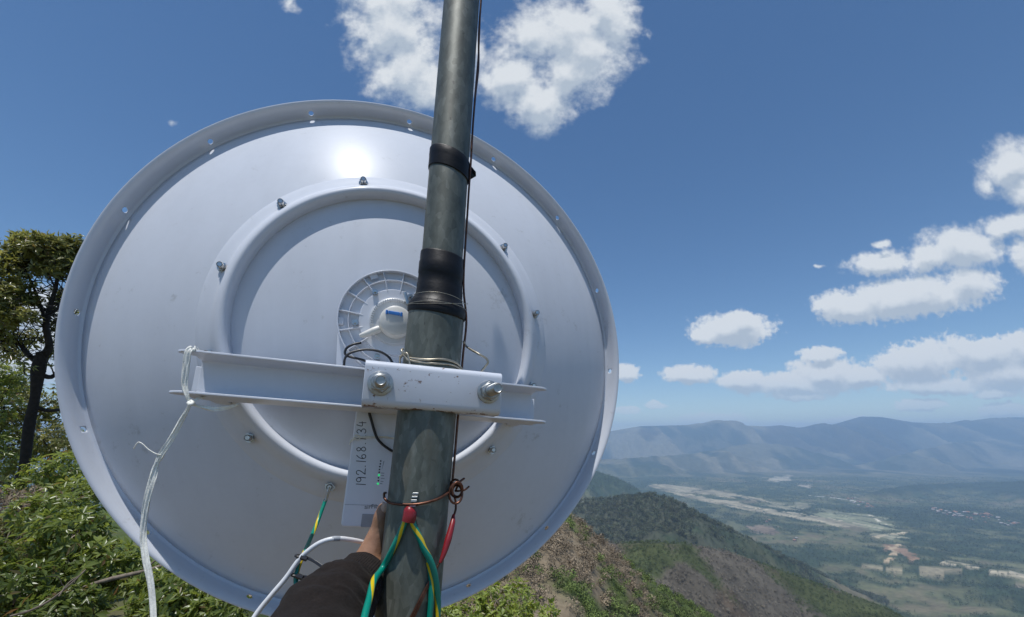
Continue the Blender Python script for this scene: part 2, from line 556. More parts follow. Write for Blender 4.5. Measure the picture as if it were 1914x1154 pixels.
def leaf_mat(name, c0, c1, rough=0.38, trans=0.35):
    m, t, b = new_mat(name)
    at_ = N(t, 'ShaderNodeVertexColor', layer_name='tint')
    sp = N(t, 'ShaderNodeSeparateColor'); t.links.new(at_.outputs[0], sp.inputs[0])
    mx = N(t, 'ShaderNodeMix', data_type='RGBA'); mx.inputs['A'].default_value = (*c0, 1); mx.inputs['B'].default_value = (*c1, 1)
    t.links.new(sp.outputs[0], mx.inputs['Factor'])
    # tint green channel: share of dead brown leaves
    m2 = N(t, 'ShaderNodeMix', data_type='RGBA'); m2.inputs['B'].default_value = (0.16, 0.10, 0.045, 1)
    t.links.new(sp.outputs[1], m2.inputs['Factor']); t.links.new(mx.outputs['Result'], m2.inputs['A'])
    t.links.new(m2.outputs['Result'], b.inputs['Base Color'])
    setin(b, Roughness=rough)
    b.inputs['Specular IOR Level'].default_value = 0.6
    tr = N(t, 'ShaderNodeBsdfTranslucent')
    hs = N(t, 'ShaderNodeHueSaturation'); setin(hs, Value=1.9, Saturation=1.1, Hue=0.485)
    t.links.new(m2.outputs['Result'], hs.inputs['Color']); t.links.new(hs.outputs[0], tr.inputs[0])
    ms = N(t, 'ShaderNodeMixShader'); ms.inputs[0].default_value = trans
    out = t.nodes['Material Output']
    t.links.new(b.outputs[0], ms.inputs[1]); t.links.new(tr.outputs[0], ms.inputs[2]); t.links.new(ms.outputs[0], out.inputs[0])
    return m


M_LEAF_TREE = leaf_mat('tree_leaves', (0.085, 0.105, 0.028), (0.27, 0.27, 0.085), 0.3, 0.45)
M_LEAF_BUSH = leaf_mat('bush_leaves', (0.068, 0.105, 0.024), (0.25, 0.30, 0.07), 0.32, 0.45)
M_LEAF_LIGHT = leaf_mat('light_leaves', (0.14, 0.20, 0.035), (0.36, 0.41, 0.09), 0.45, 0.4)
M_LEAF_DRY = leaf_mat('dry_leaves', (0.17, 0.13, 0.085), (0.34, 0.27, 0.18), 0.7, 0.3)
M_BARK = simple('dark_bark', (0.020, 0.016, 0.013), 0.9, var=0.5, scale=25, bmp=0.8, bscale=60)
M_BARK_PALE = simple('pale_bark', (0.20, 0.16, 0.12), 0.9, var=0.4, scale=30, bmp=0.6, bscale=80)


def vcol_mat(name, rough=0.9, nscale=None, amp=0.5, trans=0.0):
    """albedo from the land-cover tint, broken up by noise"""
    m, t, b = new_mat(name)
    at_ = N(t, 'ShaderNodeVertexColor', layer_name='tint')
    c = at_.outputs[0]
    if nscale:
        geo = N(t, 'ShaderNodeNewGeometry')
        f = None
        for s, w in nscale:
            q = math_node(t, 'MULTIPLY', noise(t, s, 5, 0.68, vec=geo.outputs['Position']), w)
            f = q if f is None else math_node(t, 'ADD', f, q)
        mr = N(t, 'ShaderNodeMapRange'); setin(mr, From_Min=0.36, From_Max=0.64, To_Min=1 - amp, To_Max=1 + amp); t.links.new(f, mr.inputs['Value'])
        mx = N(t, 'ShaderNodeMix', data_type='RGBA', blend_type='MULTIPLY'); mx.inputs['Factor'].default_value = 1
        t.links.new(c, mx.inputs['A']); t.links.new(mr.outputs[0], mx.inputs['B'])
        c = mx.outputs['Result']
    t.links.new(c, b.inputs['Base Color'])
    setin(b, Roughness=rough); b.inputs['Specular IOR Level'].default_value = 0.15
    return m


M_TERRAIN = vcol_mat('terrain_cover', 0.95, [(0.8, 0.25), (0.06, 0.35), (0.012, 0.4)], 0.55)
M_BRUSH = vcol_mat('brush_foliage', 0.8)

# ------------------------------------------------------------------ terrain
def hash2(ix, iy, s):
    h = (ix.astype(np.int64) * 374761393 + iy.astype(np.int64) * 668265263 + s * 1442695041) & 0xFFFFFFFF
    h = ((h ^ (h >> 13)) * 1274126177) & 0xFFFFFFFF
    return ((h ^ (h >> 16)) & 0xFFFF) / 65535.0


def vnoise(x, y, s=0):
    ix, iy = np.floor(x), np.floor(y)
    fx, fy = x - ix, y - iy
    fx, fy = fx * fx * (3 - 2 * fx), fy * fy * (3 - 2 * fy)
    a, b, c, d = hash2(ix, iy, s), hash2(ix + 1, iy, s), hash2(ix, iy + 1, s), hash2(ix + 1, iy + 1, s)
    return (a * (1 - fx) + b * fx) * (1 - fy) + (c * (1 - fx) + d * fx) * fy


def fbm(x, y, o=5, s=0, ridged=False, g=0.5):
    t, a, n = 0, 1.0, 0
    for k in range(o):
        v = vnoise(x * 2 ** k + 17.3 * k, y * 2 ** k - 9.1 * k, s + k)
        if ridged: v = 1 - abs(2 * v - 1)
        t = t + a * v; n += a; a *= g
    return t / n


def ss(a, b, x):
    t = np.clip((x - a) / (b - a), 0, 1)
    return t * t * (3 - 2 * t)


def smax(a, b, k):
    h = np.clip(0.5 + 0.5 * (a - b) / k, 0, 1)
    return b * (1 - h) + a * h + k * h * (1 - h)


VALLEY = -500.0
XU = lambda x: (x - CX) / (F * 1.022)       # column of the view -> X/Y


def crest(u, pts, Yc):
    xs = [XU(p[0]) for p in pts]
    zs = [tan_el(p[1]) * Yc for p in pts]
    return np.interp(u, xs, zs)


R_MOUNT = [(-900, 770), (-200, 775), (0, 790), (300, 800), (800, 812), (1140, 807), (1200, 797), (1290, 795), (1340, 789), (1400, 796), (1500, 801), (1560, 796), (1622, 779), (1662, 780),
           (1720, 790), (1780, 793), (1850, 787), (1914, 781), (2100, 785), (2600, 775)]
R_D = [(-900, 900), (300, 890), (900, 872), (1100, 874), (1150, 889), (1190, 910), (1225, 950), (1300, 1100)]
R_F = [(700, 862), (1140, 856), (1250, 850), (1330, 842), (1400, 828), (1440, 826), (1490, 834), (1560, 852), (1640, 885), (1800, 930)]
R_G = [(1300, 960), (1480, 912), (1560, 884), (1620, 864), (1700, 846), (1790, 826), (1914, 818), (2100, 800), (2600, 790)]
R_E = [(1480, 1000), (1580, 936), (1650, 912), (1720, 903), (1800, 901), (1914, 897), (2100, 890), (2500, 880)]
R_C = [(-600, 960), (700, 950), (1040, 940), (1085, 936), (1130, 931), (1180, 926), (1222, 922), (1250, 930), (1300, 957), (1350, 984), (1400, 1008), (1450, 1036), (1550, 1086), (1700, 1165), (1900, 1300)]
R_B = [(-600, 1010), (900, 1000), (1100, 1010), (1160, 1011), (1270, 1011), (1355, 1030), (1460, 1068), (1547, 1102), (1632, 1136), (1680, 1165), (1800, 1230), (2000, 1400)]
R_A = [(-600, 960), (700, 935), (1000, 937), (1060, 957), (1100, 988), (1150, 1034), (1200, 1078), (1260, 1117), (1317, 1153), (1400, 1230), (1700, 1500)]


def ridge(u, Y, pts, Yc, sf, sb, rough, seed, X):
    zc = crest(u, pts, Yc)
    yc = Yc * (1 + 0.10 * np.sin(u * 9 + seed))
    zc = zc * yc / Yc
    d = Y - yc
    z = zc - np.where(d < 0, -d * sf, d * sb)
    w = Yc * 0.03
    z = z - w * sb * 0.25 * np.exp(-(d / w) ** 2)
    return z + (fbm(X / (Yc * .12), Y / (Yc * .12), 5, seed) - .5) * Yc * rough * ss(0, Yc * .12, abs(d)) + (fbm(X / (Yc * .02), Y / (Yc * .02), 3, seed + 40) - .5) * Yc * .006


def height(X, Y0):
    R = np.hypot(X, Y0)
    Y = np.maximum(Y0, 0.17 * R)
    u = np.clip(X / Y, -5.8, 5.8)
    near = -1.65 - 0.5 * np.maximum(R - 2.2, 0) ** 1.02
    left = -1.55 - 0.10 * np.maximum(R - 3, 0) - 0.35 * np.maximum(R - 10, 0)      # the crest carries on to the left
    k = ss(-0.25, -0.75, u)
    near = near * (1 - k) + left * k
    near = near + (fbm(X * .35, Y0 * .35, 4, 3) - .5) * np.clip(R * .06, 0.25, 14)
    floor = VALLEY + 25 * (fbm(X / 700, Y0 / 700, 4, 8) - .5) * 2 + 95 * ss(2700, 1300, Y) * (fbm(X / 330, Y0 / 330, 5, 12) - .2)
    # mountains
    zc = crest(u, R_MOUNT, 9800)
    s = ss(6900, 9800, Y)
    wob = fbm(X / 2600 + 3, Y0 / 5200, 5, 21, True, 0.55)
    m = VALLEY + (zc - VALLEY) * s ** 1.05 + (wob - .62) * 1500 * (s * (1 - s)) * 2.4 + (fbm(X / 620, Y0 / 2100, 7, 34, True) - .6) * 900 * s * (1 - s) * 2.4
    m = np.where(Y > 9800, zc - (Y - 9800) * 0.25, m)
    z = smax(floor, m, 40)
    z = smax(z, ridge(u, Y, R_F, 6700, .34, .3, .10, 15, X), 25)
    z = smax(z, ridge(u, Y, R_G, 7400, .36, .3, .10, 16, X), 25)
    z = smax(z, ridge(u, Y, R_E, 3550, .30, .35, .05, 5, X), 15)
    z = smax(z, ridge(u, Y, R_D, 2500, .38, .4, .07, 6, X), 15)
    z = smax(z, ridge(u, Y, R_C, 1100, .30, .42, .07, 7, X), 8)
    z = smax(z, ridge(u, Y, R_B, 460, .20, .45, .05, 8, X), 5)
    z = smax(z, ridge(u, Y, R_A, 125, .05, .62, .03, 9, X), 2.0)
    z = smax(z, near, 1.0)
    return z


def poly_mask(x, y, poly):
    inside = np.zeros(x.shape, bool)
    n = len(poly)
    for i in range(n):
        x0, y0 = poly[i]; x1, y1 = poly[(i + 1) % n]
        c = ((y0 > y) != (y1 > y)) & (x < (x1 - x0) * (y - y0) / (y1 - y0 + 1e-12) + x0)
        inside ^= c
    return inside


def floor_pt(x, y, zf=VALLEY):
    d = pix_dir(x, y); k = zf / d[2]
    return d[0] * k, d[1] * k


FIELDS = [([(1205, 909), (1245, 906), (1330, 917), (1420, 936), (1440, 944), (1330, 930), (1260, 922)], (0.27, 0.24, 0.16)),
          ([(1225, 916), (1300, 930), (1400, 946), (1500, 966), (1560, 976), (1640, 992), (1540, 983), (1480, 970), (1400, 957), (1300, 938)], (0.30, 0.265, 0.18)),
          ([(1440, 940), (1475, 948), (1515, 944), (1522, 952), (1490, 957), (1430, 950)], (0.21, 0.20, 0.13)),
          ([(1508, 962), (1540, 956), (1580, 961), (1630, 968), (1676, 994), (1650, 997), (1560, 977)], (0.20, 0.205, 0.125)),
          ([(1620, 1004), (1680, 1006), (1712, 1014), (1690, 1018), (1630, 1008)], (0.24,0.23,0.15)),
          ([(1590, 1056), (1640, 1068), (1690, 1080), (1760, 1076), (1810, 1094), (1750, 1092), (1690, 1090), (1630, 1074)], (0.29,0.25,0.16)),
          ([(1785, 1068), (1830, 1072), (1820, 1078), (1780, 1074)], (0.30,0.27,0.18)),
          ([(1870, 1085), (1920, 1092), (1925, 1102), (1880, 1100)], (0.32,0.29,0.21)),
          ([(1890, 1112), (1930, 1118), (1940, 1136), (1905, 1130)], (0.36,0.31,0.22)),
          ([(1435, 895), (1480, 890), (1475, 900), (1440, 902)], (0.33, 0.30, 0.22)),
          ([(1490, 905), (1520, 908), (1515, 916), (1485, 912)], (0.36, 0.32, 0.25)),
          ([(1660, 1030), (1690, 1026), (1705, 1050), (1670, 1055)], (0.20, 0.13, 0.08)),
          ([(1400, 985), (1460, 990), (1450, 1005), (1395, 998)], (0.22, 0.17, 0.12))]
ROADS = [([(1365, 1030), (1400, 1040), (1452, 1047)], 7, (0.45, 0.39, 0.27), None),
         ([(1518, 930), (1560, 934), (1600, 941)], 9, (0.62, 0.60, 0.55), None),
         ([(1400, 950), (1500, 964), (1560, 975), (1640, 990)], 8, (0.55, 0.48, 0.34), None),
         ([(1640, 1012), (1668, 1004), (1690, 1000)], 8, (0.45, 0.38, 0.25), None),
         ([(1660, 1060), (1672, 1035), (1685, 1026)], 8, (0.42, 0.32, 0.2), None),
         ([(1622, 967), (1640, 978), (1655, 985)], 7, (0.6, 0.55, 0.42), None),
         ([(1780, 1072), (1850, 1095), (1930, 1110)], 12, (0.46, 0.40, 0.28), None)]

th = np.concatenate([np.arange(-180, -58, 3.0), np.arange(-58, 5, .5), np.arange(5, 56, .11), np.arange(56, 180, 3.0)])
th = np.radians(th)
rr = np.concatenate([[0.05], np.geomspace(0.6, 2300, 330)[:-1], np.geomspace(2300, 15000, 300)])
TH, RR = np.meshgrid(th, rr, indexing='ij')
GX, GY = RR * np.sin(TH), RR * np.cos(TH)
GZ = height(GX, GY)


def land_cover(X, Y, Z):
    """albedo of the ground: forest, burnt brush, dry grass, ploughed valley fields, earth roads, painted shade on the mountains"""
    R = np.hypot(X, Y)
    U = X / np.maximum(Y, 1e-3)
    forest = np.array([0.040, 0.060, 0.030]); forest2 = np.array([0.115, 0.12, 0.06]); dry = np.array([0.235, 0.19, 0.13]); green = np.array([0.085, 0.12, 0.035])
    burnt = np.array([0.105, 0.092, 0.072]); earth = np.array([0.17, 0.135, 0.09])
    n1 = fbm(X / 300, Y / 300, 5, 50); n2 = fbm(X / 60, Y / 60, 5, 60); n3 = fbm(X / 9, Y / 9, 4, 70); n4 = fbm(X / 1200, Y / 1200, 5, 80)
    L = lambda a, b, k: a * (1 - k[..., None]) + b * k[..., None]
    c = L(forest, forest2, ss(.42, .62, n2 * .5 + n1 * .5))
    c = L(c, earth, .6 * ss(.58, .70, n1) * ss(.45, .6, n2))
    # mountains: woodland and bare spurs, relief shading put into the colour as dark gullies
    mt = ss(5000, 6000, Y)
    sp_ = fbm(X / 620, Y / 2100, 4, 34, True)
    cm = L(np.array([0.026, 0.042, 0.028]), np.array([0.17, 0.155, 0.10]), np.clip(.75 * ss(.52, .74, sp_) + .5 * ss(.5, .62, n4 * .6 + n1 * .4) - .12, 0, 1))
    cm = cm * (1 - .6 * ss(.55, .62, fbm(X / 1500 + 31, Y / 1900, 4, 35)))[..., None]  # broad cloud-shadow patches painted into the mountain colour
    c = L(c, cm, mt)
    # near spur: dry and green brush in bands
    nr = ss(260, 180, Y)
    cn = L(dry, green, ss(.46, .56, fbm(X / 26 + 4, Y / 45, 4, 90)))
    cn = L(cn, earth, .5 * ss(.55, .65, n3))
    c = L(c, cn, nr)
    # burnt hill
    bt = ss(230, 300, Y) * ss(640, 560, Y)
    cb = L(burnt, np.array([0.115, 0.088, 0.062]), ss(.47, .62, n2))
    cb = L(cb, green * .55, .8 * ss(.55, .63, fbm(X / 80 + 9, Y / 80, 4, 95)) + .0)
    c = L(c, cb, bt)
    # pine wood on the middle ridge
    pn = ss(700, 800, Y) * ss(1250, 1150, Y) * ss(XU(1420), XU(1280), U)
    c = L(c, np.array([0.07, 0.075, 0.05]), pn * ss(.40, .56, n1 * .5 + n2 * .5 + .08))
    hl = ss(10, 4, R)
    c = L(c, np.array([0.13, 0.095, 0.055]), hl)
    eh = ss(3000, 3250, Y) * ss(4600, 4200, Y) * ss(VALLEY + 22, VALLEY + 60, Z)
    c = L(c, np.array([0.028, 0.046, 0.028]), eh * ss(XU(1480), XU(1620), U))
    mask = np.zeros(X.shape, bool)
    jx, jy = (fbm(X / 110, Y / 110, 4, 61) - .5) * 110, (fbm(X / 110 + 7, Y / 110, 4, 62) - .5) * 260
    for poly, col in FIELDS:
        P = [floor_pt(*q) for q in poly]
        k = poly_mask(X + jx, Y + jy, P) & (Z < VALLEY + 120)
        c[k] = np.array(col) * (0.45 + 1.1 * fbm(X[k] / 60, Y[k] / 160, 4, 63))[:, None]
        hedge = k & (abs(fbm(X / 150 + 3, Y / 420, 3, 64) - .5) < .022)
        c[hedge] = np.array([.045, .06, .032])
        mask |= k & ~hedge
    for pts, w, col, _ in ROADS:
        P = np.array([floor_pt(*q) for q in pts])
        for a, b in zip(P[:-1], P[1:]):
            d = b - a; tt = np.clip(((X - a[0]) * d[0] + (Y - a[1]) * d[1]) / (d @ d), 0, 1)
            dist = np.hypot(X + jx * .4 - a[0] - tt * d[0], (Y + jy * .4 - a[1] - tt * d[1]) * .45)
            k = (dist < w) & (Z < VALLEY + 200)
            c[k] = col; mask |= k
    return c, mask


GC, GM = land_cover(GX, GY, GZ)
nt, nr_ = TH.shape
idx = np.arange(nt * nr_).reshape(nt, nr_)
i2 = np.roll(idx, -1, 0)
Q = np.stack([idx[:, :-1], idx[:, 1:], i2[:, 1:], i2[:, :-1]], -1).reshape(-1, 4)
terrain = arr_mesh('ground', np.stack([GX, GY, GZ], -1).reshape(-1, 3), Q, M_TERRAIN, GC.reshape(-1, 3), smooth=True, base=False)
tag(terrain, kind='structure')


# ------------------------------------------------------------------ vegetation builders
def leaves_at(tips, dirs, per, lmin, lmax, wr=0.3, droop=0.35, spread=(45, 95), dead=0.04, seed=1, tone=(0, 1)):
    """rosettes of folded leaves at twig tips -> V, Q, tint"""
    g = np.random.default_rng(seed)
    tips, dirs = np.asarray(tips), np.asarray(dirs)
    n = len(tips) * per
    P = np.repeat(tips, per, 0); D = np.repeat(dirs, per, 0)
    D = D / (np.linalg.norm(D, axis=1)[:, None] + 1e-9)
    A = np.cross(D, g.normal(size=(n, 3))); A /= np.linalg.norm(A, axis=1)[:, None] + 1e-9
    sp = np.radians(g.uniform(*spread, n) * np.repeat(g.uniform(.55, 1.25, len(tips)), per))[:, None]
    X = np.cos(sp) * D + np.sin(sp) * A
    X[:, 2] -= droop * g.uniform(0, 1, n); X /= np.linalg.norm(X, axis=1)[:, None]
    S = np.cross(X, D + 0.25 * g.normal(size=(n, 3))); S /= np.linalg.norm(S, axis=1)[:, None] + 1e-9
    U = np.cross(S, X)
    ln = (g.uniform(lmin, lmax, n) * np.repeat(g.uniform(.6, 1.2, len(tips)), per))[:, None]; w = ln * wr * g.uniform(.8, 1.2, n)[:, None]
    b = P + X * ln * .06
    mid = b + X * ln * .5 - U * w * .12
    l_ = b + X * ln * .48 + S * w * .5 + U * w * .12; r_ = b + X * ln * .48 - S * w * .5 + U * w * .12
    tp = b + X * ln - U * ln * g.uniform(.02, .22, n)[:, None]
    V = np.stack([b, l_, mid, r_, tp], 1).reshape(-1, 3)
    k = np.arange(n)[:, None] * 5
    Q = np.concatenate([k + np.array([[0, 2, 4, 1]]), k + np.array([[0, 3, 4, 2]])], 0)
    base = np.repeat(g.uniform(0, 1, len(tips)), per)
    tn = np.clip(base * .6 + g.uniform(0, .5, n), 0, 1) * (tone[1] - tone[0]) + tone[0]
    dd = (g.uniform(0, 1, n) < dead) * g.uniform(.5, 1, n)
    T = np.repeat(np.stack([tn, dd, np.zeros(n)], 1), 5, 0)
    return V, Q, T


def blob_points(g, c, r, n, shell=0.35):
    d = g.normal(size=(n, 3)); d /= np.linalg.norm(d, axis=1)[:, None]
    rad = (g.uniform(0, 1, n) ** shell)[:, None]
    return np.asarray(c) + d * rad * np.asarray(r), d


def branch(mb, p0, p1, r0, r1, g, bend=0.12, seg=6):
    p0, p1 = np.asarray(p0, float), np.asarray(p1, float)
    L = np.linalg.norm(p1 - p0)
    pts = [p0] + [p0 + (p1 - p0) * t + g.normal(size=3) * L * bend * .5 for t in (.35, .7)] + [p1]
    mb.tube(pts, np.linspace(r0, r1, 4), seg, sub=3)
    return pts


def shrub(name, loc, blobs, mat, bark, label, cat, group=None, per=7, lmin=.07, lmax=.13, wr=.3, stems=5, seed=1, dead=.05, tone=(0, 1), twigs=60, droop=.35, stem_r=.012):
    """leafy shrub: stems and twigs (one mesh), foliage (one mesh). blobs: (centre offset, radii, tips)"""
    g = np.random.default_rng(seed)
    root = empty(name, loc, label, cat, group)
    tips, dirs = [], []
    for c, r, n in blobs:
        p, d = blob_points(g, c, r, n)
        tips.append(p); dirs.append(d * .8 + np.array([0, 0, .55]))
    tips, dirs = np.concatenate(tips), np.concatenate(dirs)
    V, Q, T = leaves_at(tips, dirs, per, lmin, lmax, wr, droop, seed=seed, dead=dead, tone=tone)
    arr_mesh('foliage', V, Q, mat, T, root, base=False)
    mb = MB()
    hubs = []
    for k in range(stems):
        c, r, n = blobs[k % len(blobs)]
        e = np.asarray(c) + g.normal(size=3) * np.asarray(r) * .35
        b = np.array([g.normal() * .05, g.normal() * .05, 0])
        hubs += branch(mb, b, e, stem_r, stem_r * .45, g)[1:]
    hubs = np.array(hubs)
    for k in g.choice(len(tips), min(twigs, len(tips)), replace=False):
        h = hubs[np.argmin(np.linalg.norm(hubs - tips[k], axis=1) + g.uniform(0, .1, len(hubs)))]
        branch(mb, h, tips[k], stem_r * .3, stem_r * .15, g, .15, 4)
    mb.build('stem', bark, root, smooth=60)
    return root


# --- the tree on the left
def left_tree():
    D = 5.0
    g = np.random.default_rng(11)
    base = at(28, 960, D)
    base[2] = height(np.array([base[0]]), np.array([base[1]]))[0] - .05
    root = empty('broadleaf_tree', base, 'dark gnarled tree with clumped leathery leaves, behind the dish on the left', 'tree')
    o = lambda x, y, d=D: at(x, y, d) - base
    tr = MB()
    tr.tube([np.array([0, 0, -.1]), o(34, 930), o(46, 870), o(54, 800), o(66, 740), o(72, 690), o(80, 660)], [.075, .058, .046, .052, .044, .066, .052], 12, sub=4)
    # knotty burls
    limbs = [([o(78, 668), o(92, 648), o(86, 612), o(90, 588), o(98, 560), o(104, 536), o(108, 505)], [.06, .05, .042, .036, .03, .022, .012]),
             ([o(74, 680), o(58, 668), o(46, 655), o(36, 641), o(18, 638), o(-6, 634), o(-50, 620, 4.9)], [.05, .042, .036, .03, .026, .022, .014]),
             ([o(86, 600), o(80, 585), o(66, 545), o(52, 515), o(42, 490)], [.034, .026, .018, .013, .008]),
             ([o(90, 590), o(112, 572), o(125, 540, 5.1), o(140, 505, 5.2)], [.03, .02, .014, .008]),
             ([o(104, 540), o(92, 515), o(84, 490)], [.016, .012, .007]),
             ([o(66, 545), o(40, 550), o(20, 560, 4.8)], [.012, .009, .006]),
             ([o(72, 700), o(96, 705, 5.1), o(112, 690, 5.2)], [.045, .035, .02]),
             ([o(62, 760), o(90, 768, 5.1), o(120, 765, 5.3)], [.035, .03, .02]),
             ([o(34, 930), o(0, 935), o(-40, 955, 4.8)], [.06, .05, .04])]
    for P, r in limbs: tr.tube(P, np.array(r) * .72, 8, sub=4)
    clumps = [(8, 585, 4.7, 34, 26, 120), (52, 560, 4.9, 26, 16, 60), (22, 535, 4.8, 30, 20, 80), (132, 600, 5.4, 26, 30, 70), (16, 632, 4.9, 30, 18, 60), (60, 447, 5.0, 60, 12, 70), (140, 455, 5.2, 30, 18, 70), (28, 470, 5.0, 30, 26, 120), (75, 462, 4.9, 42, 26, 190), (120, 468, 5.1, 40, 26, 190), (60, 495, 5.1, 50, 24, 170), (110, 500, 5.0, 46, 26, 170), (150, 500, 5.3, 40, 40, 120),
              (8, 500, 4.8, 30, 34, 100), (12, 560, 4.7, 26, 28, 80), (42, 590, 4.7, 28, 14, 40), (10, 600, 4.9, 24, 22, 60), (120, 560, 5.3, 22, 24, 36), (100, 615, 5.2, 18, 14, 30), (62, 630, 5.3, 36, 16, 46),
              (-40, 540, 4.8, 60, 60, 160), (20, 660, 5.3, 40, 22, 70), (105, 660, 5.2, 20, 26, 50), (190, 520, 5.5, 50, 60, 120)]
    tips, dirs = [], []
    allP = np.concatenate([catmull(np.array(P), np.array(r), 4)[0] for P, r in limbs])
    tw = tr
    for (x, y, d, rx, ry, n) in clumps:
        c = o(x, y, d); s = d / F
        p, dd = blob_points(g, c, (rx * s * .75, min(rx, ry * 1.4) * s, ry * s), int(n * .9), .5)
        tips.append(p); dirs.append(dd * .7 + np.array([0, 0, .6]))
        for q in p[:max(6, n // 4)]:
            h = allP[np.argmin(np.linalg.norm(allP - q, axis=1))]
            branch(tw, h, q, .006, .0022, g, .25, 5)
    for k in range(70):
        h = allP[g.integers(12, len(allP))]
        d = g.normal(size=3) * np.array([.8, .5, .5]) + np.array([0, 0, .55]); d /= np.linalg.norm(d)
        L = g.uniform(.15, .5)
        ps = branch(tw, h, h + d * L, .0065, .003, g, .3, 5)
        for q in range(2):
            d2 = d + g.normal(size=3) * .7; d2 /= np.linalg.norm(d2)
            branch(tw, ps[2 - q], ps[2 - q] + d2 * L * .5, .003, .0014, g, .3, 4)
            if g.uniform() < .5:
                tips.append((ps[2 - q] + d2 * L * .5)[None]); dirs.append(d2[None])
    tips, dirs = np.concatenate(tips), np.concatenate(dirs)
    V, Q, T = leaves_at(tips, dirs, 7, .045, .09, .3, .5, seed=12, dead=.04)
    tr.build('trunk', M_BARK, root, smooth=60)
    arr_mesh('crown', V, Q, M_LEAF_TREE, T, root, base=False)


left_tree()


def ground_z(x, y):
    return float(height(np.array([float(x)]), np.array([float(y)]))[0])


def px_shrub(x, y, d, blobs_px, **kw):
    """shrub whose crown blobs are given in view pixels (x, y, depth, rx, ry, tips); its foot stands on the ground below x, y"""
    b = at(x, y, d); b[2] = ground_z(b[0], b[1]) - .03
    bl = []
    for (px, py, pd, rx, ry, n) in blobs_px:
        s = pd / F
        bl.append((at(px, py, pd) - b, (rx * s, (rx + ry) / 2 * s, ry * s), n))
    return shrub(loc=b, blobs=bl, **kw)


# --- shrubs crowding the slope on the left
GL_ = 'leafy shrubs on the slope left of the dish'
px_shrub(150, 1060, 3.2, [(130, 1000, 3.2, 60, 50, 255), (180, 1060, 3.1, 70, 50, 289), (90, 960, 3.5, 60, 40, 187)], name='shrub', mat=M_LEAF_BUSH, bark=M_BARK,
         label='glossy mid green shrub just left of the hanging twine, near the dish rim', cat='shrub', group=GL_, seed=21, per=7, lmin=.035, lmax=.085, wr=.34)
px_shrub(300, 1130, 2.9, [(330, 1100, 2.9, 70, 40, 255), (400, 1140, 2.8, 60, 35, 204), (300, 1140, 2.7, 60, 30, 153), (240, 1070, 3.1, 40, 40, 119)], name='shrub', mat=M_LEAF_BUSH, bark=M_BARK,
         label='low green shrub under the lower left rim of the dish', cat='shrub', group=GL_, seed=22, per=7, lmin=.035, lmax=.085, wr=.32)
px_shrub(50, 1130, 2.8, [(40, 1100, 2.8, 70, 50, 255), (120, 1140, 2.7, 70, 40, 221), (-30, 1060, 2.8, 60, 60, 153)], name='shrub', mat=M_LEAF_BUSH, bark=M_BARK,
         label='dark green shrub in the bottom left corner, nearest the camera', cat='shrub', group=GL_, seed=23, per=7, lmin=.035, lmax=.085, wr=.3, tone=(0, .55))
px_shrub(110, 900, 4.3, [(110, 880, 4.3, 50, 34, 221), (80, 920, 4.2, 60, 30, 204), (150, 930, 4.1, 40, 40, 153)], name='shrub', mat=M_LEAF_BUSH, bark=M_BARK,
         label='bright yellowish green shrub right of the tree foot', cat='shrub', group=GL_, seed=24, per=7, lmin=.035, lmax=.085, wr=.3, tone=(.3, 1))
px_shrub(20, 830, 6.2, [(10, 770, 6.2, 55, 52, 420), (50, 820, 6.3, 55, 46, 330), (110, 830, 6.2, 46, 40, 260), (0, 870, 6, 60, 44, 260), (100, 760, 6.6, 26, 42, 150), (30, 730, 6.5, 40, 26, 160)], name='shrub', mat=M_LEAF_TREE, bark=M_BARK,
         label='tall dull green shrub behind the dark tree trunk', cat='shrub', group=GL_, seed=25, per=8, lmin=.035, lmax=.085, wr=.34)
px_shrub(-60, 800, 5.6, [(-60, 740, 5.6, 80, 70, 380), (6, 705, 5.7, 44, 30, 210), (-20, 850, 5.5, 60, 60, 240)], name='shrub', mat=M_LEAF_BUSH, bark=M_BARK,
         label='green shrub cut by the left edge of the view, beside the tree', cat='shrub', group=GL_, seed=26, per=7, lmin=.035, lmax=.085)
px_shrub(40, 1010, 3.9, [(30, 990, 3.9, 60, 34, 204), (60, 1040, 3.6, 60, 34, 187), (-20, 1010, 3.8, 40, 60, 119)], name='shrub', mat=M_LEAF_TREE, bark=M_BARK,
         label='dull olive shrub below the fallen dark branch', cat='shrub', group=GL_, seed=27, per=7, lmin=.035, lmax=.085, dead=.2)

px_shrub(60, 960, 3.75, [(30, 930, 3.75, 50, 22, 60), (75, 945, 3.7, 36, 18, 40)], name='dry_shrub', mat=M_LEAF_DRY, bark=M_BARK_PALE,
         label='dry grey-brown shrub with bare twigs at the foot of the dark tree', cat='shrub', seed=28, per=4, lmin=.03, lmax=.07, twigs=150, stems=12, stem_r=.008)

# fallen branches and a dry stick among the shrubs
mb = MB()
mb.tube([at(150, 1100, 2.85), at(210, 1082, 2.9), at(270, 1068, 2.97), at(330, 1050, 3.05), at(390, 1040, 3.2)], [.013, .015, .013, .011, .006], 8)
mb.tube([at(270, 1065, 2.85), at(300, 1040, 2.9), at(320, 1025, 2.95)], [.008, .005, .003], 6)
tag(mb.build('fallen_branch', M_BARK_PALE, smooth=60, base=True), 'thick pale fallen branch under the lower left rim of the dish', 'branch')
mb = MB()
mb.tube([at(20, 1152, 2.5), at(60, 1140, 2.5), at(100, 1118, 2.55), at(140, 1085, 2.6), at(160, 1065, 2.65)], [.006, .007, .006, .005, .003], 6)
mb.tube([at(110, 1115, 2.5), at(128, 1090, 2.55), at(150, 1075, 2.6)], [.004, .003, .002], 6)
tag(mb.build('dry_stick', M_BARK_PALE, smooth=60, base=True), 'thin dry stick leaning in the shrubs at the bottom left', 'stick')

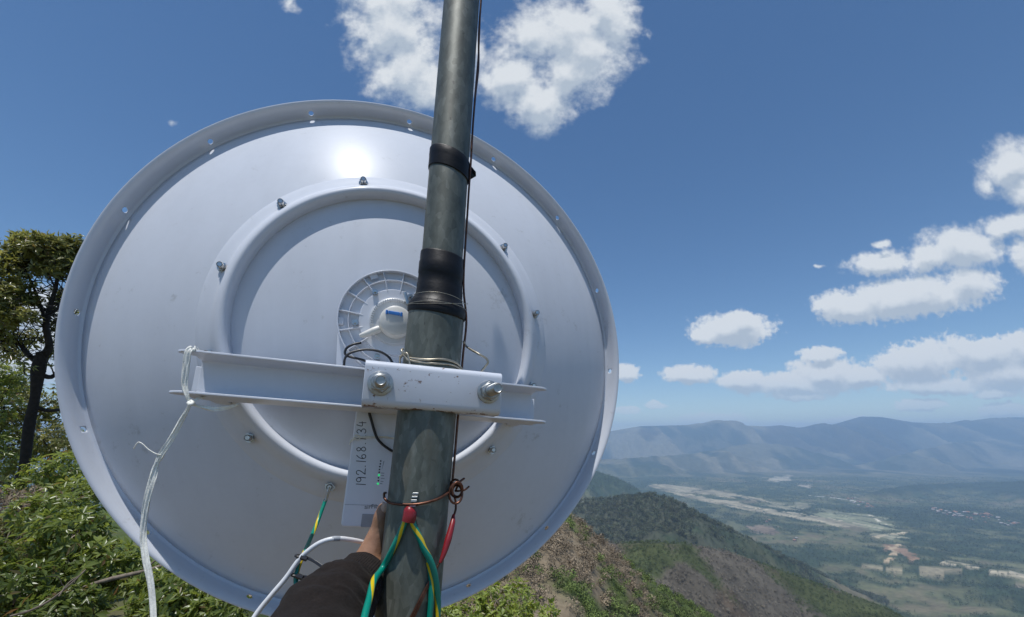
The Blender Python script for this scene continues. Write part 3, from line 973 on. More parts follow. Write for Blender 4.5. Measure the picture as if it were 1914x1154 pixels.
# --- light green shrubs below the right lower rim
GR_ = 'light green shrubs below the dish'
px_shrub(900, 1230, 5.5, [(880, 1140, 5.5, 60, 34, 150), (950, 1120, 5.6, 56, 34, 150), (1010, 1150, 5.7, 40, 30, 90), (830, 1160, 5.3, 50, 26, 90), (930, 1170, 5.3, 80, 40, 160)], name='light_shrub', mat=M_LEAF_LIGHT, bark=M_BARK_PALE,
         label='bright yellow-green shrub with pale bare twigs right below the dish', cat='shrub', group=GR_, seed=31, per=6, lmin=.05, lmax=.095, wr=.42, twigs=110, stems=9, stem_r=.014)
px_shrub(760, 1230, 5.0, [(760, 1190, 5, 70, 40, 110), (850, 1190, 5, 60, 30, 90), (680, 1200, 5, 60, 40, 80)], name='light_shrub', mat=M_LEAF_LIGHT, bark=M_BARK_PALE,
         label='yellow-green shrub showing only at the foot of the pole', cat='shrub', group=GR_, seed=32, per=6, lmin=.04, lmax=.08, wr=.42)

# --- brush on the spur and woods beyond
def clump_template(g, n, flat=0.8, up=0.2):
    """n small leaf-clump faces spread through a unit crown standing on z = 0"""
    d = g.normal(size=(n, 3)); d /= np.linalg.norm(d, axis=1)[:, None]
    c = d * (g.uniform(.15, 1, n) ** .4)[:, None] * np.array([.5, .5, .5 * flat]) * (1 + .25 * np.sin(d[:, :1] * 5 + d[:, 1:2] * 4))
    c[:, 2] += .5 * flat + up
    a = g.normal(size=(n, 3)); a = a * .5 + d; a /= np.linalg.norm(a, axis=1)[:, None]
    s = np.cross(a, g.normal(size=(n, 3))); s /= np.linalg.norm(s, axis=1)[:, None]; t = np.cross(a, s)
    sz = g.uniform(.028, .07, n)[:, None]
    V = np.stack([c - s * sz - t * sz * .7, c + s * sz - t * sz * .7, c + s * sz * .6 + t * sz, c - s * sz * .7 + t * sz * .8], 1)
    return V            # n, 4, 3


def pine_template(g, n):
    h = g.uniform(.12, 1, n) ** .9
    rad = .19 * (1.05 - h) ** .8
    an = g.uniform(0, 2 * np.pi, n)
    rr_ = rad * g.uniform(.3, 1, n)
    c = np.stack([np.cos(an) * rr_, np.sin(an) * rr_, h], 1)
    d = np.stack([np.cos(an), np.sin(an), np.full(n, -.25)], 1); d /= np.linalg.norm(d, axis=1)[:, None]
    s = np.stack([-np.sin(an), np.cos(an), np.zeros(n)], 1)
    L = (.05 + .08 * (1 - h))[:, None]
    return np.stack([c - d * L - s * L * .6, c - d * L + s * L * .6, c + d * L + s * L * .3, c + d * L - s * L * .3], 1)


def scatter(name, P, size, cols, temps, seed, kind='stuff', stretch=None):
    g = np.random.default_rng(seed)
    VV, CC = [], []
    which = g.integers(0, len(temps), len(P))
    for k, T in enumerate(temps):
        m = which == k
        if not m.any(): continue
        p, s, c = P[m], size[m], cols[m]
        n = len(T)
        a = g.uniform(0, 2 * np.pi, len(p)); ca, sa = np.cos(a)[:, None, None], np.sin(a)[:, None, None]
        W = T[None] * s[:, None, None, None]
        if stretch is not None: W = W * np.array([1, 1, 1.0])
        X = W[..., 0] * ca - W[..., 1] * sa; Y = W[..., 0] * sa + W[..., 1] * ca
        W = np.stack([X, Y, W[..., 2]], -1) + p[:, None, None, :]
        VV.append(W.reshape(-1, 3))
        cc = c[:, None, :] * g.uniform(.6, 1.45, (len(p), n, 1))
        CC.append(np.repeat(cc.reshape(-1, 3), 4, 0))
    V, Cc = np.concatenate(VV), np.concatenate(CC)
    o = arr_mesh(name, V, np.arange(len(V)).reshape(-1, 4), M_BRUSH, np.clip(Cc, 0, 1), base=False)
    return tag(o, kind=kind) if kind else o


def sample(n, x0, x1, Y0, Y1, seed, keep=None):
    g = np.random.default_rng(seed)
    u = g.uniform(XU(x0), XU(x1), n)
    Y = np.sqrt(g.uniform(Y0 ** 2, Y1 ** 2, n))
    X = u * Y
    Z = height(X, Y)
    if keep is not None:
        k = keep(X, Y, Z); X, Y, Z = X[k], Y[k], Z[k]
    # drop what lies below the lower edge of any near view
    k = (-Z / Y) < 0.55
    return np.stack([X[k], Y[k], Z[k]], 1)


gt = np.random.default_rng(5)
CT = [clump_template(gt, 100) for _ in range(5)]
CT_HI = [clump_template(gt, 150) for _ in range(3)]
PT = [pine_template(gt, 60) for _ in range(4)]


def brush_cols(P, seed):
    g = np.random.default_rng(seed)
    X, Y = P[:, 0], P[:, 1]
    k = fbm(X / 26 + 4, Y / 45, 4, 90)
    gsel = g.uniform(0, 1, len(P)) < ss(.43, .55, k)
    dryc = np.array([.27, .215, .15]) * g.uniform(.6, 1.25, (len(P), 1)) * np.array([1, 1, 1.0])
    grn = np.array([.115, .155, .045]) * g.uniform(.6, 1.6, (len(P), 1))
    return np.where(gsel[:, None], grn, dryc)


P = sample(14000, 500, 1500, 60, 230, 101)
tag(scatter('slope_brush', P, rng.uniform(.9, 2.3, len(P)), brush_cols(P, 102), CT, 103), kind='stuff')
# burnt scrub on the next hill
P = sample(24000, 780, 1800, 260, 660, 111)
n2 = fbm(P[:, 0] / 60, P[:, 1] / 60, 4, 60)
cb = np.array([.20, .175, .138]) * rng.uniform(.4, 1.5, (len(P), 1))
gb = np.array([.085, .11, .045]) * rng.uniform(.6, 1.5, (len(P), 1))
sel = (fbm(P[:, 0] / 80 + 9, P[:, 1] / 80, 4, 95) + .16 * ss(XU(1330), XU(1600), P[:, 0] / P[:, 1]) > .56)
scatter('hill_scrub', P, rng.uniform(1.0, 3.0, len(P)), np.where(sel[:, None], gb, cb), CT, 113)


def not_field(X, Y, Z):
    c, m = land_cover(X, Y, Z)
    return ~m


P = sample(46000, 1040, 1980, 640, 3000, 121, lambda X, Y, Z: not_field(X, Y, Z) & (fbm(X / 300, Y / 300, 5, 50) + .9 * (fbm(X / 60, Y / 60, 5, 60) - .5) < .62))
col = np.array([.036, .056, .026]) * rng.uniform(.6, 1.7, (len(P), 1)) + np.array([.02, .012, .0]) * rng.uniform(0, 1, (len(P), 1))
scatter('valley_woodland', P, rng.uniform(4, 11, len(P)), col, [t[:44] for t in CT[:3]] + [t[:44] for t in PT[:2]], 123)
P = sample(16000, 1040, 1640, 720, 1350, 131, lambda X, Y, Z: fbm(X / 120, Y / 120, 4, 132) + .25 * ss(XU(1330), XU(1120), X / Y) > .47)
scatter('pine_wood', P, rng.uniform(4, 12, len(P)), np.array([.082, .098, .060]) * rng.uniform(.5, 1.7, (len(P), 1)) + np.array([.03, .014, .0]) * rng.uniform(0, 1, (len(P), 1)) ** 2, PT[:2] + CT[:3], 133)
P = sample(16000, 1150, 1980, 2600, 5200, 141, not_field)
scatter('far_woodland', P, rng.uniform(8, 16, len(P)), np.array([.035, .052, .026]) * rng.uniform(.6, 1.5, (len(P), 1)), [t[:24] for t in CT], 143)

# near individual shrubs of the spur, seen right of the dish
def spur_shrubs():
    protos = []
    for j, (mat, lab, cat) in enumerate(((M_LEAF_DRY, 'dry brown shrub among the brush on the slope below the dish', 'shrub'), (M_LEAF_BUSH, 'green shrub among the brush on the slope below the dish', 'shrub'))):
        for v in range(3):
            g = np.random.default_rng(200 + j * 10 + v)
            bl = [((g.normal() * .35, g.normal() * .35, .55 + g.uniform(0, .35)), (.5, .5, .38), 70) for _ in range(4)]
            tips, dirs = [], []
            for c, r, n in bl:
                p, d = blob_points(g, c, r, n); tips.append(p); dirs.append(d + np.array([0, 0, .4]))
            V, Q, T = leaves_at(np.concatenate(tips), np.concatenate(dirs), 6, .09, .17, .5, .3, seed=300 + j * 10 + v, dead=.06 if j else .0)
            protos.append((j, lab, V, Q, T, mat, bl))
    P = sample(2600, 840, 1420, 14, 75, 205)
    P = P[np.argsort(P[:, 1])][:230]
    # keep crowns apart
    keep = []
    for q in P:
        if all(np.hypot(q[0] - w[0], q[1] - w[1]) > .9 for w in keep): keep.append(q)
    k = fbm(np.array([q[0] for q in keep]) / 26 + 4, np.array([q[1] for q in keep]) / 45, 4, 90)
    made = {}
    for i, q in enumerate(keep):
        j = 1 if k[i] + rng.uniform(-.06, .06) > .49 else 0
        v = int(rng.integers(0, 3))
        nm = ('dry_shrub', 'green_shrub')[j]
        if (j, v) not in made:
            jj, lab, V, Q, T, mat, bl = protos[j * 3 + v]
            root = empty(nm, q, lab, 'shrub', ('dry shrubs on the slope', 'green shrubs on the slope')[j])
            fo = arr_mesh('foliage', V, Q, mat, T, root, base=False)
            mb = MB(); g = np.random.default_rng(v)
            for c, r, n in bl: branch(mb, (0, 0, -.2), c, .03, .012, g)
            st = mb.build('stem', M_BARK_PALE, root, smooth=60)
            made[(j, v)] = (root, fo, st)
        else:
            r0, fo, st = made[(j, v)]
            root = r0.copy(); C.collection.objects.link(root)
            for ch in (fo, st):
                c = ch.copy(); C.collection.objects.link(c); c.parent = root
        s = float(rng.uniform(.6, 1.25))
        root.location = (q[0], q[1], q[2] - .05); root.scale = (s, s, s * float(rng.uniform(.8, 1.2))); root.rotation_euler = (0, 0, float(rng.uniform(0, 6.28)))


spur_shrubs()

# --- far villages
def house_mesh():
    mb = MB()
    mb.box(-5, 5, -3.5, 3.5, -1, 4.2, mi=0)
    mb.add([(-5.6, -4.2, 4.0), (5.6, -4.2, 4.0), (5.6, 4.2, 4.0), (-5.6, 4.2, 4.0), (-5.6, 0, 6.8), (5.6, 0, 6.8)], [(0, 1, 5, 4), (2, 3, 4, 5), (0, 4, 3), (1, 2, 5), (0, 3, 2, 1)], mi=1)
    for x in (-3, 0, 3):
        mb.box(x - .6, x + .6, -3.56, -3.45, 1.2, 2.8, mi=2)
    return mb


M_WALL = [simple('cream_wall', (0.46, 0.39, 0.30), 0.9), simple('tan_wall', (0.42, 0.34, 0.26), 0.9)]
M_ROOF = [simple('tin_roof', (0.36, 0.33, 0.30), 0.7), simple('rust_roof', (0.34, 0.17, 0.10), 0.8)]
hm = []
for a in range(2):
    for b in range(2):
        o = house_mesh().build('house', [M_WALL[a], M_ROOF[b], M_INK])
        hm.append(o.data); bpy.data.objects.remove(o)
spots = []
gh = np.random.default_rng(77)
for (x0, x1, y0, y1, n, lab, grp) in ((1585, 1632, 937, 953, 22, 'tiny house of the village beyond the pale fields, in the middle of the valley', 'houses of the middle village'),
                                      (1740, 1800, 956, 972, 26, 'tiny house at the left end of the village at the wooded hill on the right', 'houses of the right village, left end'),
                                      (1800, 1905, 964, 990, 34, 'tiny house among the right part of the village by the wooded hill', 'houses of the right village'),
                                      (1428, 1440, 975, 982, 2, 'tiny pale house alone in the wooded valley', 'lone valley houses'), (1480, 1492, 1012, 1020, 2, 'tiny pale house alone in the wooded valley', 'lone valley houses')):
    for k in range(n):
        x, y = gh.uniform(x0, x1), gh.uniform(y0, y1)
        if n > 20: y = y0 + (y1 - y0) * np.clip((x - x0) / (x1 - x0) + gh.uniform(-.4, .4), 0, 1)
        X, Y = floor_pt(x, y)
        o = bpy.data.objects.new('house', hm[int(gh.integers(0, 4))])
        C.collection.objects.link(o)
        o.location = (X, Y, ground_z(X, Y)); o.rotation_euler = (0, 0, float(gh.uniform(0, 3.14)))
        s = float(gh.uniform(.9, 1.7)); o.scale = (s, s, s)
        tag(o, lab, 'house', grp)

# ------------------------------------------------------------------ the dish
def rot(a):
    t = np.linalg.norm(a); k = np.array(a) / t
    K = np.array([[0, -k[2], k[1]], [k[2], 0, -k[0]], [-k[1], k[0], 0]])
    return np.eye(3) + math.sin(t) * K + (1 - math.cos(t)) * K @ K


CAM2W = np.array([[1, 0, 0], [0, SA, CA], [0, -CA, SA]])          # (right, down, forward) -> world
RD = rot([-0.11824277, -0.30980023, -0.03739323])
TD = np.array([-0.25856980, -0.08026807, 0.89869594])
RW, TW = CAM2W @ RD, CAM2W @ TD
DISH = Matrix([[*map(float, RW[i]), float(TW[i])] for i in range(3)] + [[0, 0, 0, 1]])


def on_dish(x, y, z):
    """dish coordinates of what is seen at pixel x, y on the plane z of the dish"""
    d = RD.T @ np.array([(x - CX) / F, (y - CY) / F, 1.0]); o = -RD.T @ TD
    t = (z - o[2]) / d[2]
    return o + t * d


def dish_w(p):
    return RW @ np.asarray(p, float) + TW


dish = empty('satellite_dish', label='large round white parabolic dish seen from behind, clamped to the pole', cat='satellite dish', matrix=DISH)
DK, DE, DZ = 0.689, 0.5145, 0.0085


def dish_z(r):
    return DZ - DK * (DE ** 2 - r * r)


mb = MB()
prof = [(r, dish_z(r)) for r in np.concatenate([[0.004], np.linspace(.02, DE + .0018, 46)])]
mb.lathe(prof, 160)
o = mb.build('reflector', M_DISH, dish, smooth=80)
s = o.modifiers.new('thickness', 'SOLIDIFY'); s.thickness = .002; s.offset = 0


def rim():
    mb = MB()
    PHI0 = -1.8560033
    nh = 16
    # band profile, parameter t -> (r, z); holes sit at z = 0
    pr = [(.5160, .0097), (.5185, .0092), (.5203, .0083), (.5216, .0072), (.5226, .0058), (.5264, -.0062), (.5274, -.0100), (.5298, -.0150), (.5325, -.0180), (.5350, -.0195), (.5372, -.0190), (.5382, -.0170), (.5374, -.015)]
    HC = 5                                   # row index pair (4, 5) carries the holes
    hw = .0060                               # half width of hole cell
    da = hw / .5245
    angs = []
    for k in range(nh):
        a0 = PHI0 + k * 2 * math.pi / nh
        angs += [a0 - da, a0 - da / 2, a0, a0 + da / 2, a0 + da]
        gap = 2 * math.pi / nh - 2 * da
        angs += [a0 + da + gap * q / 9 for q in range(1, 9)]
    n = len(angs)
    rows = len(pr)
    verts = [(r * math.cos(a), r * math.sin(a), z) for (r, z) in pr for a in angs]
    faces = []
    for i in range(rows - 1):
        for k in range(n):
            if i == 4 and (k % 13) < 4: continue
            l = (k + 1) % n
            faces.append((i * n + k, i * n + l, (i + 1) * n + l, (i + 1) * n + k))
    # hole cells
    extra = []
    (r0, z0), (r1, z1) = pr[4], pr[5]
    for h in range(nh):
        b = h * 13
        ob = [4 * n + b + q for q in range(5)] + [5 * n + b + q for q in range(4, -1, -1)]
        a0 = angs[b + 2]
        oc = [Vector(((q - 2) * hw / 2, -hw, 0)) for q in range(5)] + [Vector(((q - 2) * hw / 2, hw, 0)) for q in range(4, -1, -1)]
        ic, ii = [], []
        for q in range(20):
            t = 2 * math.pi * q / 20
            x, y = .0052 * math.cos(t), .0052 * math.sin(t)
            ic.append(Vector((x, y, 0)))
            f = (y + hw) / (2 * hw)
            r, z, a = r0 + (r1 - r0) * f, z0 + (z1 - z0) * f, a0 + x / .5245
            ii.append(len(verts)); verts.append((r * math.cos(a), r * math.sin(a), z))
        idx_ = ob + ii
        for tri in tessellate_polygon([oc, ic]):
            faces.append(tuple(idx_[q] for q in tri))
    mb.add(verts, faces)
    return mb.build('rim', M_RIM, dish, smooth=50, solid=.0018)


rim()
# pressed mounting ring
mb = MB()
RB = .2855
prof = [(.309, dish_z(.309) - .0004), (.3075, dish_z(.3075) - .0022), (.300, dish_z(.300) - .0035), (.2915, -.1225), (.284, -.1265), (.278, -.1345), (.2715, -.1445), (.265, -.1510), (.2595, -.1525), (.2545, -.1500), (.252, -.143), (.2515, dish_z(.2515) + .002)]
mb.lathe(prof, 160)
mb.build('mounting_ring', M_DISH, dish, smooth=60)


def bolt_mesh():
    mb = MB()
    mb.lathe([(.0, -.0105), (.0058, -.0105), (.0058, -.0120), (.0, -.0120)], 20)                      # washer
    hexa = [(.0050 * math.cos(a), .0050 * math.sin(a)) for a in np.arange(6) * math.pi / 3]
    mb.prism(hexa, -.0165, -.0121)
    mb.lathe([(.0031, -.010), (.0031, -.0205), (.0024, -.0215), (0, -.0215)], 14)
    for k in range(4): mb.lathe([(.0031, -.0172 - k * .0011), (.0034, -.0177 - k * .0011), (.0031, -.0182 - k * .0011)], 14)
    return mb


bm0 = None
for k in range(12):
    a = -2.2445164 + k * math.pi / 6
    if bm0 is None:
        bm0 = bolt_mesh().build('bolt', M_STEEL, dish, smooth=35); b = bm0
    else:
        b = bm0.copy(); C.collection.objects.link(b)
    b.location = (RB * math.cos(a), RB * math.sin(a), -.1085)
    b.scale = (1.45, 1.45, 1.6)
    b.rotation_euler = (0, 0, a)

# mounting beam: a channel across the ring, opening towards the camera. B: beam frame in dish coordinates
BA = math.radians(6.9)
BC = Vector((-.012, .0965 + .0288 - .0012, 0))
BM = Matrix.Translation(BC) @ Matrix.Rotation(BA, 4, 'Z') @ Matrix.Translation((0, 0, -.254)) @ Matrix.Rotation(math.radians(-5), 4, 'X') @ Matrix.Translation((0, 0, .254))
HB = .0288


def tongue(u0, u1, zf, zb, n=8, inset=.02):
    """flange outline in (u, z): straight at the web, rounded off towards the free edge at both ends"""
    p = [(u0 + inset, zb), (u1 - inset, zb)]
    for k in range(n + 1):
        t = k / n * math.pi / 2
        p.append((u1 - inset + inset * math.sin(t) * (1 if k else 1) if k else u1 - inset + .0, zb + (zf - zb) * (0.15 + .85 * (1 - math.cos(t)))))
    for k in range(n, -1, -1):
        t = k / n * math.pi / 2
        p.append((u0 + inset - inset * math.sin(t), zb + (zf - zb) * (0.15 + .85 * (1 - math.cos(t)))))
    return p


mb = MB()
U0, U1 = -.262, .250
# channel section as swept polygon (v, z): web at z -.240, flanges reaching -.276, rounded inner corners
sec = []
ro, ri, th_ = .006, .003, .0032
def arc(cx, cy, r, a0, a1, n=5):
    return [(cx + r * math.cos(math.radians(a0 + (a1 - a0) * k / n)), cy + r * math.sin(math.radians(a0 + (a1 - a0) * k / n))) for k in range(n + 1)]
ZF, ZW = -.258, -.2290
outer = [(-HB, ZF)] + arc(-HB + ro, ZW - ro, ro, 180, 90) + arc(HB - ro, ZW - ro, ro, 90, 0) + [(HB, ZF)]
inner = [(HB - th_, ZF)] + arc(HB - ro, ZW - ro, ro - th_, 0, 90) + arc(-HB + ro, ZW - ro, ro - th_, 90, 180) + [(-HB + th_, ZF)]
sec = outer + inner
n = len(sec)
vs, fs = [], []
us = np.linspace(U0 + .012, U1 - .012, 12)
for u in us:
    for (v, z) in sec: vs.append(BM @ Vector((u, v, z)))
for i in range(len(us) - 1):
    for k in range(n):
        l = (k + 1) % n
        fs.append((i * n + k, i * n + l, (i + 1) * n + l, (i + 1) * n + k))
m = n // 2
for e in (0, len(us) - 1):
    for k in range(m - 1):
        fs.append((e * n + k, e * n + k + 1, e * n + n - 2 - k, e * n + n - 1 - k))
mb.add(vs, fs)
for sgn in (-1, 1):
    y0, y1 = (-HB, -HB + th_) if sgn < 0 else (HB - th_, HB)
    # flange plate with tongue ends
    pts = []
    zf, zb = -.279, -.2575
    pts = [(U0 + .014, zb), (U1 - .014, zb)]
    for k in range(9):
        t = k / 8 * math.pi * .5
        pts.append((U1 - .016 + .016 * math.sin(math.pi * (k + 1) / 10), zb + (zf - zb) * (k / 8)))
    for k in range(8, -1, -1):
        pts.append((U0 + .016 - .020 * math.sin(math.pi * (k + 1) / 10), zb + (zf - zb) * (k / 8)))
    nn = len(pts)
    vv = [BM @ Vector((u, y0, z)) for u, z in pts] + [BM @ Vector((u, y1, z)) for u, z in pts]
    ff = [tuple(range(nn)), tuple(range(nn, 2 * nn))[::-1]] + [(i, (i + 1) % nn, nn + (i + 1) % nn, nn + i) for i in range(nn)]
    mb.add(vv, ff)
# seats that carry the beam on the ring
for u in (-.245, .262 - .03):
    mb.box(u - .012, u + .012, -.018, .018, ZW - .0005, -.128, BM)
mb.build('mounting_beam', M_BEAM, dish, smooth=40, bevel=.0008)

# ------------------------------------------------------------------ the radio on the dish's hub
RA = math.radians(8)
RM = Matrix.Translation((.003, .0012, 0)) @ Matrix.Rotation(RA, 4, 'Z')
radio = empty('radio_unit', label='white radio unit with ribbed round hub, handwritten address on its face', cat='radio', matrix=DISH @ RM)
HR = .0885
ZFLOOR, ZTOP = -.1945, -.2065
mb = MB()
# round tub: floor, outer wall, mid wall, inner ledge
mb.lathe([(.0, ZFLOOR), (HR, ZFLOOR), (HR, ZTOP), (HR - .0022, ZTOP), (HR - .0022, ZFLOOR - .002), (.0725, ZFLOOR - .002), (.0722, ZTOP + .002), (.0707, ZTOP + .002), (.0705, ZFLOOR - .004), (.056, ZFLOOR - .004),
          (.0555, ZFLOOR - .010), (.030, ZFLOOR - .0105), (.0, ZFLOOR - .0105)], 96)
for k in range(16):
    a = math.radians(-90 + k * 22.5 + 4)
    if 60 < (math.degrees(a) % 360) < 120: continue
    Mk = Matrix.Rotation(a, 4, 'Z')
    mb.box(.050, HR - .001, -.0009, .0009, ZFLOOR - .001, ZTOP + .0015, Mk)
for k in (3, 7, 11, 14):
    Mk = Matrix.Rotation(math.radians(-90 + k * 22.5 + 15), 4, 'Z')
    mb.box(HR - .010, HR - .002, -.006, .006, ZFLOOR - .001, ZTOP + .004, Mk)
# shoulders from the hub into the body
mb.prism([(-.0845, .03), (-.080, .086), (-.048, .115), (.048, .115), (.080, .086), (.0845, .03)][::-1], ZFLOOR - .0005, ZFLOOR + .006)
mb.build('hub', M_PLASTIC, radio, smooth=30, bevel=.0006)
# body: long box with rounded lower corners
def rounded(x0, x1, y0, y1, r, n=5, top=0.003):
    p = []
    for (cx, cy, a0, rr2) in ((x1 - r, y1 - r, 0, r), (x0 + r, y1 - r, 90, r), (x0 + top, y0 + top, 180, top), (x1 - top, y0 + top, 270, top)):
        p += arc(cx, cy, rr2, a0, a0 + 90, n)
    return p
ZR = -.2225
mb = MB()
mb.prism(rounded(-.040, .040, .085, .3245, .006), ZR, -.190)
bodyo = mb.build('body', M_PLASTIC, radio, smooth=40, bevel=.0025)
mb = MB()
mb.prism(rounded(-.0385, .0385, .2915, .2921, .0002, 1, .0002), ZR - .0004, ZR + .0005)
mb.build('panel_seam', M_GREYLABEL, radio)
mb = MB(); mb.box(-.0055, .031, .090, .150, ZR - .0035, ZR + .001)
mb.build('cable_door', M_PLASTIC, radio, bevel=.0012)
mb = MB(); mb.prism(rounded(-.012, .028, .3045, .3235, .001, 2, .001), ZR - .0005, ZR + .0005)
mb.build('grey_panel', M_GREYLABEL, radio)
# central cap
mb = MB()
mb.lathe([(.0, ZFLOOR - .010), (.0395, ZFLOOR - .010), (.0395, ZFLOOR - .0145), (.037, ZFLOOR - .016), (.0, ZFLOOR - .016)], 72)
for k in range(60):
    a = math.radians(k * 6)
    if 20 < k * 6 < 160: continue
    Mk = Matrix.Rotation(a, 4, 'Z')
    mb.box(.0335, .0375, -.0006, .0006, ZFLOOR - .0185, ZFLOOR - .0155, Mk)
col_o = mb.build('collar', M_PLASTIC2, radio, smooth=30)
mb = MB()
MC = Matrix.Translation((.002, .004, 0))
mb.lathe([(.0255, ZFLOOR - .015), (.0255, ZFLOOR - .030), (.0240, ZFLOOR - .0355), (.020, ZFLOOR - .0378), (.0, ZFLOOR - .0383)], 64, MC)
cap = mb.build('round_cap', M_CAP, radio, smooth=40)
mb = MB(); MC = Matrix.Translation((-.003, .004, .0043))
mb.box(-.0085, .0095, -.0130, -.0078, ZFLOOR - .0445, ZFLOOR - .040, MC)
mb.box(-.0125, -.0090, -.0138, -.007, ZFLOOR - .0440, ZFLOOR - .040, MC); mb.box(.0100, .0135, -.0138, -.007, ZFLOOR - .0440, ZFLOOR - .040, MC)
mb.build('level_vial', M_BLUE, cap, bevel=.001)
mb = MB()
mb.tube([(-.022, .018, ZFLOOR - .020), (-.030, .023, ZFLOOR - .021), (-.041, .030, ZFLOOR - .021), (-.050, .034, ZFLOOR - .02)], [.0060, .0060, .0052, .0028], 14)
mb.build('connector', M_CAP, radio, smooth=50)
for (x, y) in ((-.036, -.044), (.020, -.046), (-.060, .012), (-.020, .062)):
    mb = MB()
    Mk = Matrix.Translation((x, y, 0))
    mb.lathe([(.0, ZFLOOR - .0155), (.0045, ZFLOOR - .0155), (.0045, ZFLOOR - .010)], 14, Mk)
    mb.lathe([(.0018, ZFLOOR - .0155), (.0022, ZFLOOR - .0195), (.0, ZFLOOR - .0195)], 10, Mk)
    mb.build('screw', M_STEEL, radio, smooth=40)
mb = MB()
mb.box(.024, .029, -.043, -.018, ZFLOOR - .026, ZFLOOR - .018, Matrix.Rotation(math.radians(-20), 4, 'Z'))
mb.build('latch', M_STEEL, radio, bevel=.001)

RMI = RM.inverted()


def face_pt(x, y, z=ZR):
    return RMI @ Vector(on_dish(x, y, z))


# indicator lights
leds = [(711.6, 862), (711, 867.4), (710, 872.5), (709.3, 877.9), (708.9, 883), (708.3, 888.4), (707.4, 893.5), (707.2, 898.7), (706.4, 904.4)]
for k, (x, y) in enumerate(leds):
    p = face_pt(x, y)
    g_ = k in (5, 8)
    mb = MB(); mb.lathe([(.0016 if g_ else .0012, ZR + .0003), (.0016 if g_ else .0012, ZR - .0004), (0, ZR - .0005)], 12, Matrix.Translation((p.x, p.y, 0)))
    l = mb.build('indicator_light', M_GREEN_LED if g_ else M_INK, radio)
    if g_: l['label'] = 'lit green indicator light'


def strokes(polys, origin, xdir, ydir, sc, width, name, mat, parent, z):
    """flat pen strokes on the face: polys in letter units"""
    mb = MB()
    for P in polys:
        Q_ = [origin + xdir * (a * sc) + ydir * (b * sc) for a, b in P]
        if len(Q_) > 2:
            P2, _ = catmull(np.array([tuple(q) for q in Q_]), np.zeros(len(Q_)), 5)
        else:
            P2 = np.array([tuple(q) for q in Q_])
        n = len(P2)
        T = np.gradient(P2, axis=0); T /= np.linalg.norm(T, axis=1)[:, None] + 1e-12
        Nn = np.stack([-T[:, 1], T[:, 0]], 1)
        P2[0, :2] -= T[0, :2] * width * .5; P2[-1, :2] += T[-1, :2] * width * .5
        vs = []
        for i in range(n):
            for s_ in (-1, 1):
                vs.append((P2[i, 0] + s_ * Nn[i, 0] * width / 2, P2[i, 1] + s_ * Nn[i, 1] * width / 2, z - .00015))
                vs.append((P2[i, 0] + s_ * Nn[i, 0] * width / 2, P2[i, 1] + s_ * Nn[i, 1] * width / 2, z + .0004))
        fs = []
        for i in range(n - 1):
            a = i * 4
            fs += [(a, a + 2, a + 6, a + 4), (a, a + 4, a + 5, a + 1), (a + 2, a + 3, a + 7, a + 6)]
        mb.add(vs, fs)
    return mb.build(name, mat, parent)


DIG = {'1': [[(.30, 0), (.36, .5), (.42, 1)]],
       '9': [[(.62, .78), (.45, 1), (.2, .9), (.16, .66), (.34, .5), (.56, .6), (.63, .8)], [(.63, .8), (.62, .4), (.55, 0)]],
       '2': [[(.1, .76), (.22, .98), (.48, .98), (.56, .74), (.4, .42), (.1, .05), (.3, .06), (.7, .02)]],
       '6': [[(.55, .98), (.3, .72), (.16, .36), (.24, .06), (.48, 0), (.62, .2), (.5, .42), (.28, .38), (.18, .25)]],
       '8': [[(.58, .8), (.42, 1), (.2, .86), (.26, .62), (.52, .42), (.6, .18), (.38, 0), (.16, .14), (.24, .42), (.5, .62), (.58, .8)]],
       '3': [[(.14, .86), (.32, 1), (.54, .86), (.46, .6), (.28, .53), (.54, .42), (.6, .18), (.38, 0), (.12, .1)]],
       '4': [[(.3, 1), (.16, .42), (.64, .42)], [(.54, .72), (.52, 0)]],
       '.': [[(.12, .03), (.17, .03)]]}
p0 = face_pt(683, 911); p1 = face_pt(684, 786)
txt = '192.168.1.34'
adv = [.5, .86, .86, .36, .5, .86, .86, .36, .5, .36, .8, .8]
xd = (p1 - p0); xd.z = 0
tot = xd.length; xd.normalize(); yd = Vector((xd.y, -xd.x, 0))
if yd.x > 0: yd = -yd
sc = tot / sum(adv) 
polys, cur = [], 0
for ch, a in zip(txt, adv):
    for Pp in DIG[ch]: polys.append([(cur + q[0], q[1] * .98) for q in Pp])
    cur += a
strokes(polys, p0, xd, yd, sc, .0011, 'handwriting', M_INK, radio, ZR)
# signal wedge and tick legends beside the lights
a_, b_, c_ = face_pt(718.5, 862), face_pt(717, 862), face_pt(714, 877)
mb = MB(); mb.prism([(a_.x, a_.y), (b_.x, b_.y), (c_.x, c_.y), (c_.x + .0003, c_.y)], ZR - .0003, ZR + .0003); mb.build('signal_mark', M_GREYLABEL, radio)
tk = []
for (x0, y0, x1) in ((713, 884.5, 717.5), (713, 889, 717), (712.5, 894.5, 718), (712, 900, 716), (711, 904, 714)):
    q0, q1 = face_pt(x0, y0), face_pt(x1, y0 + .4); tk.append([(q0.x, q0.y), (q1.x, q1.y)])
strokes(tk, Vector((0, 0, ZR)), Vector((1, 0, 0)), Vector((0, 1, 0)), 1, .0011, 'legend_marks', M_GREYLABEL, radio, ZR)


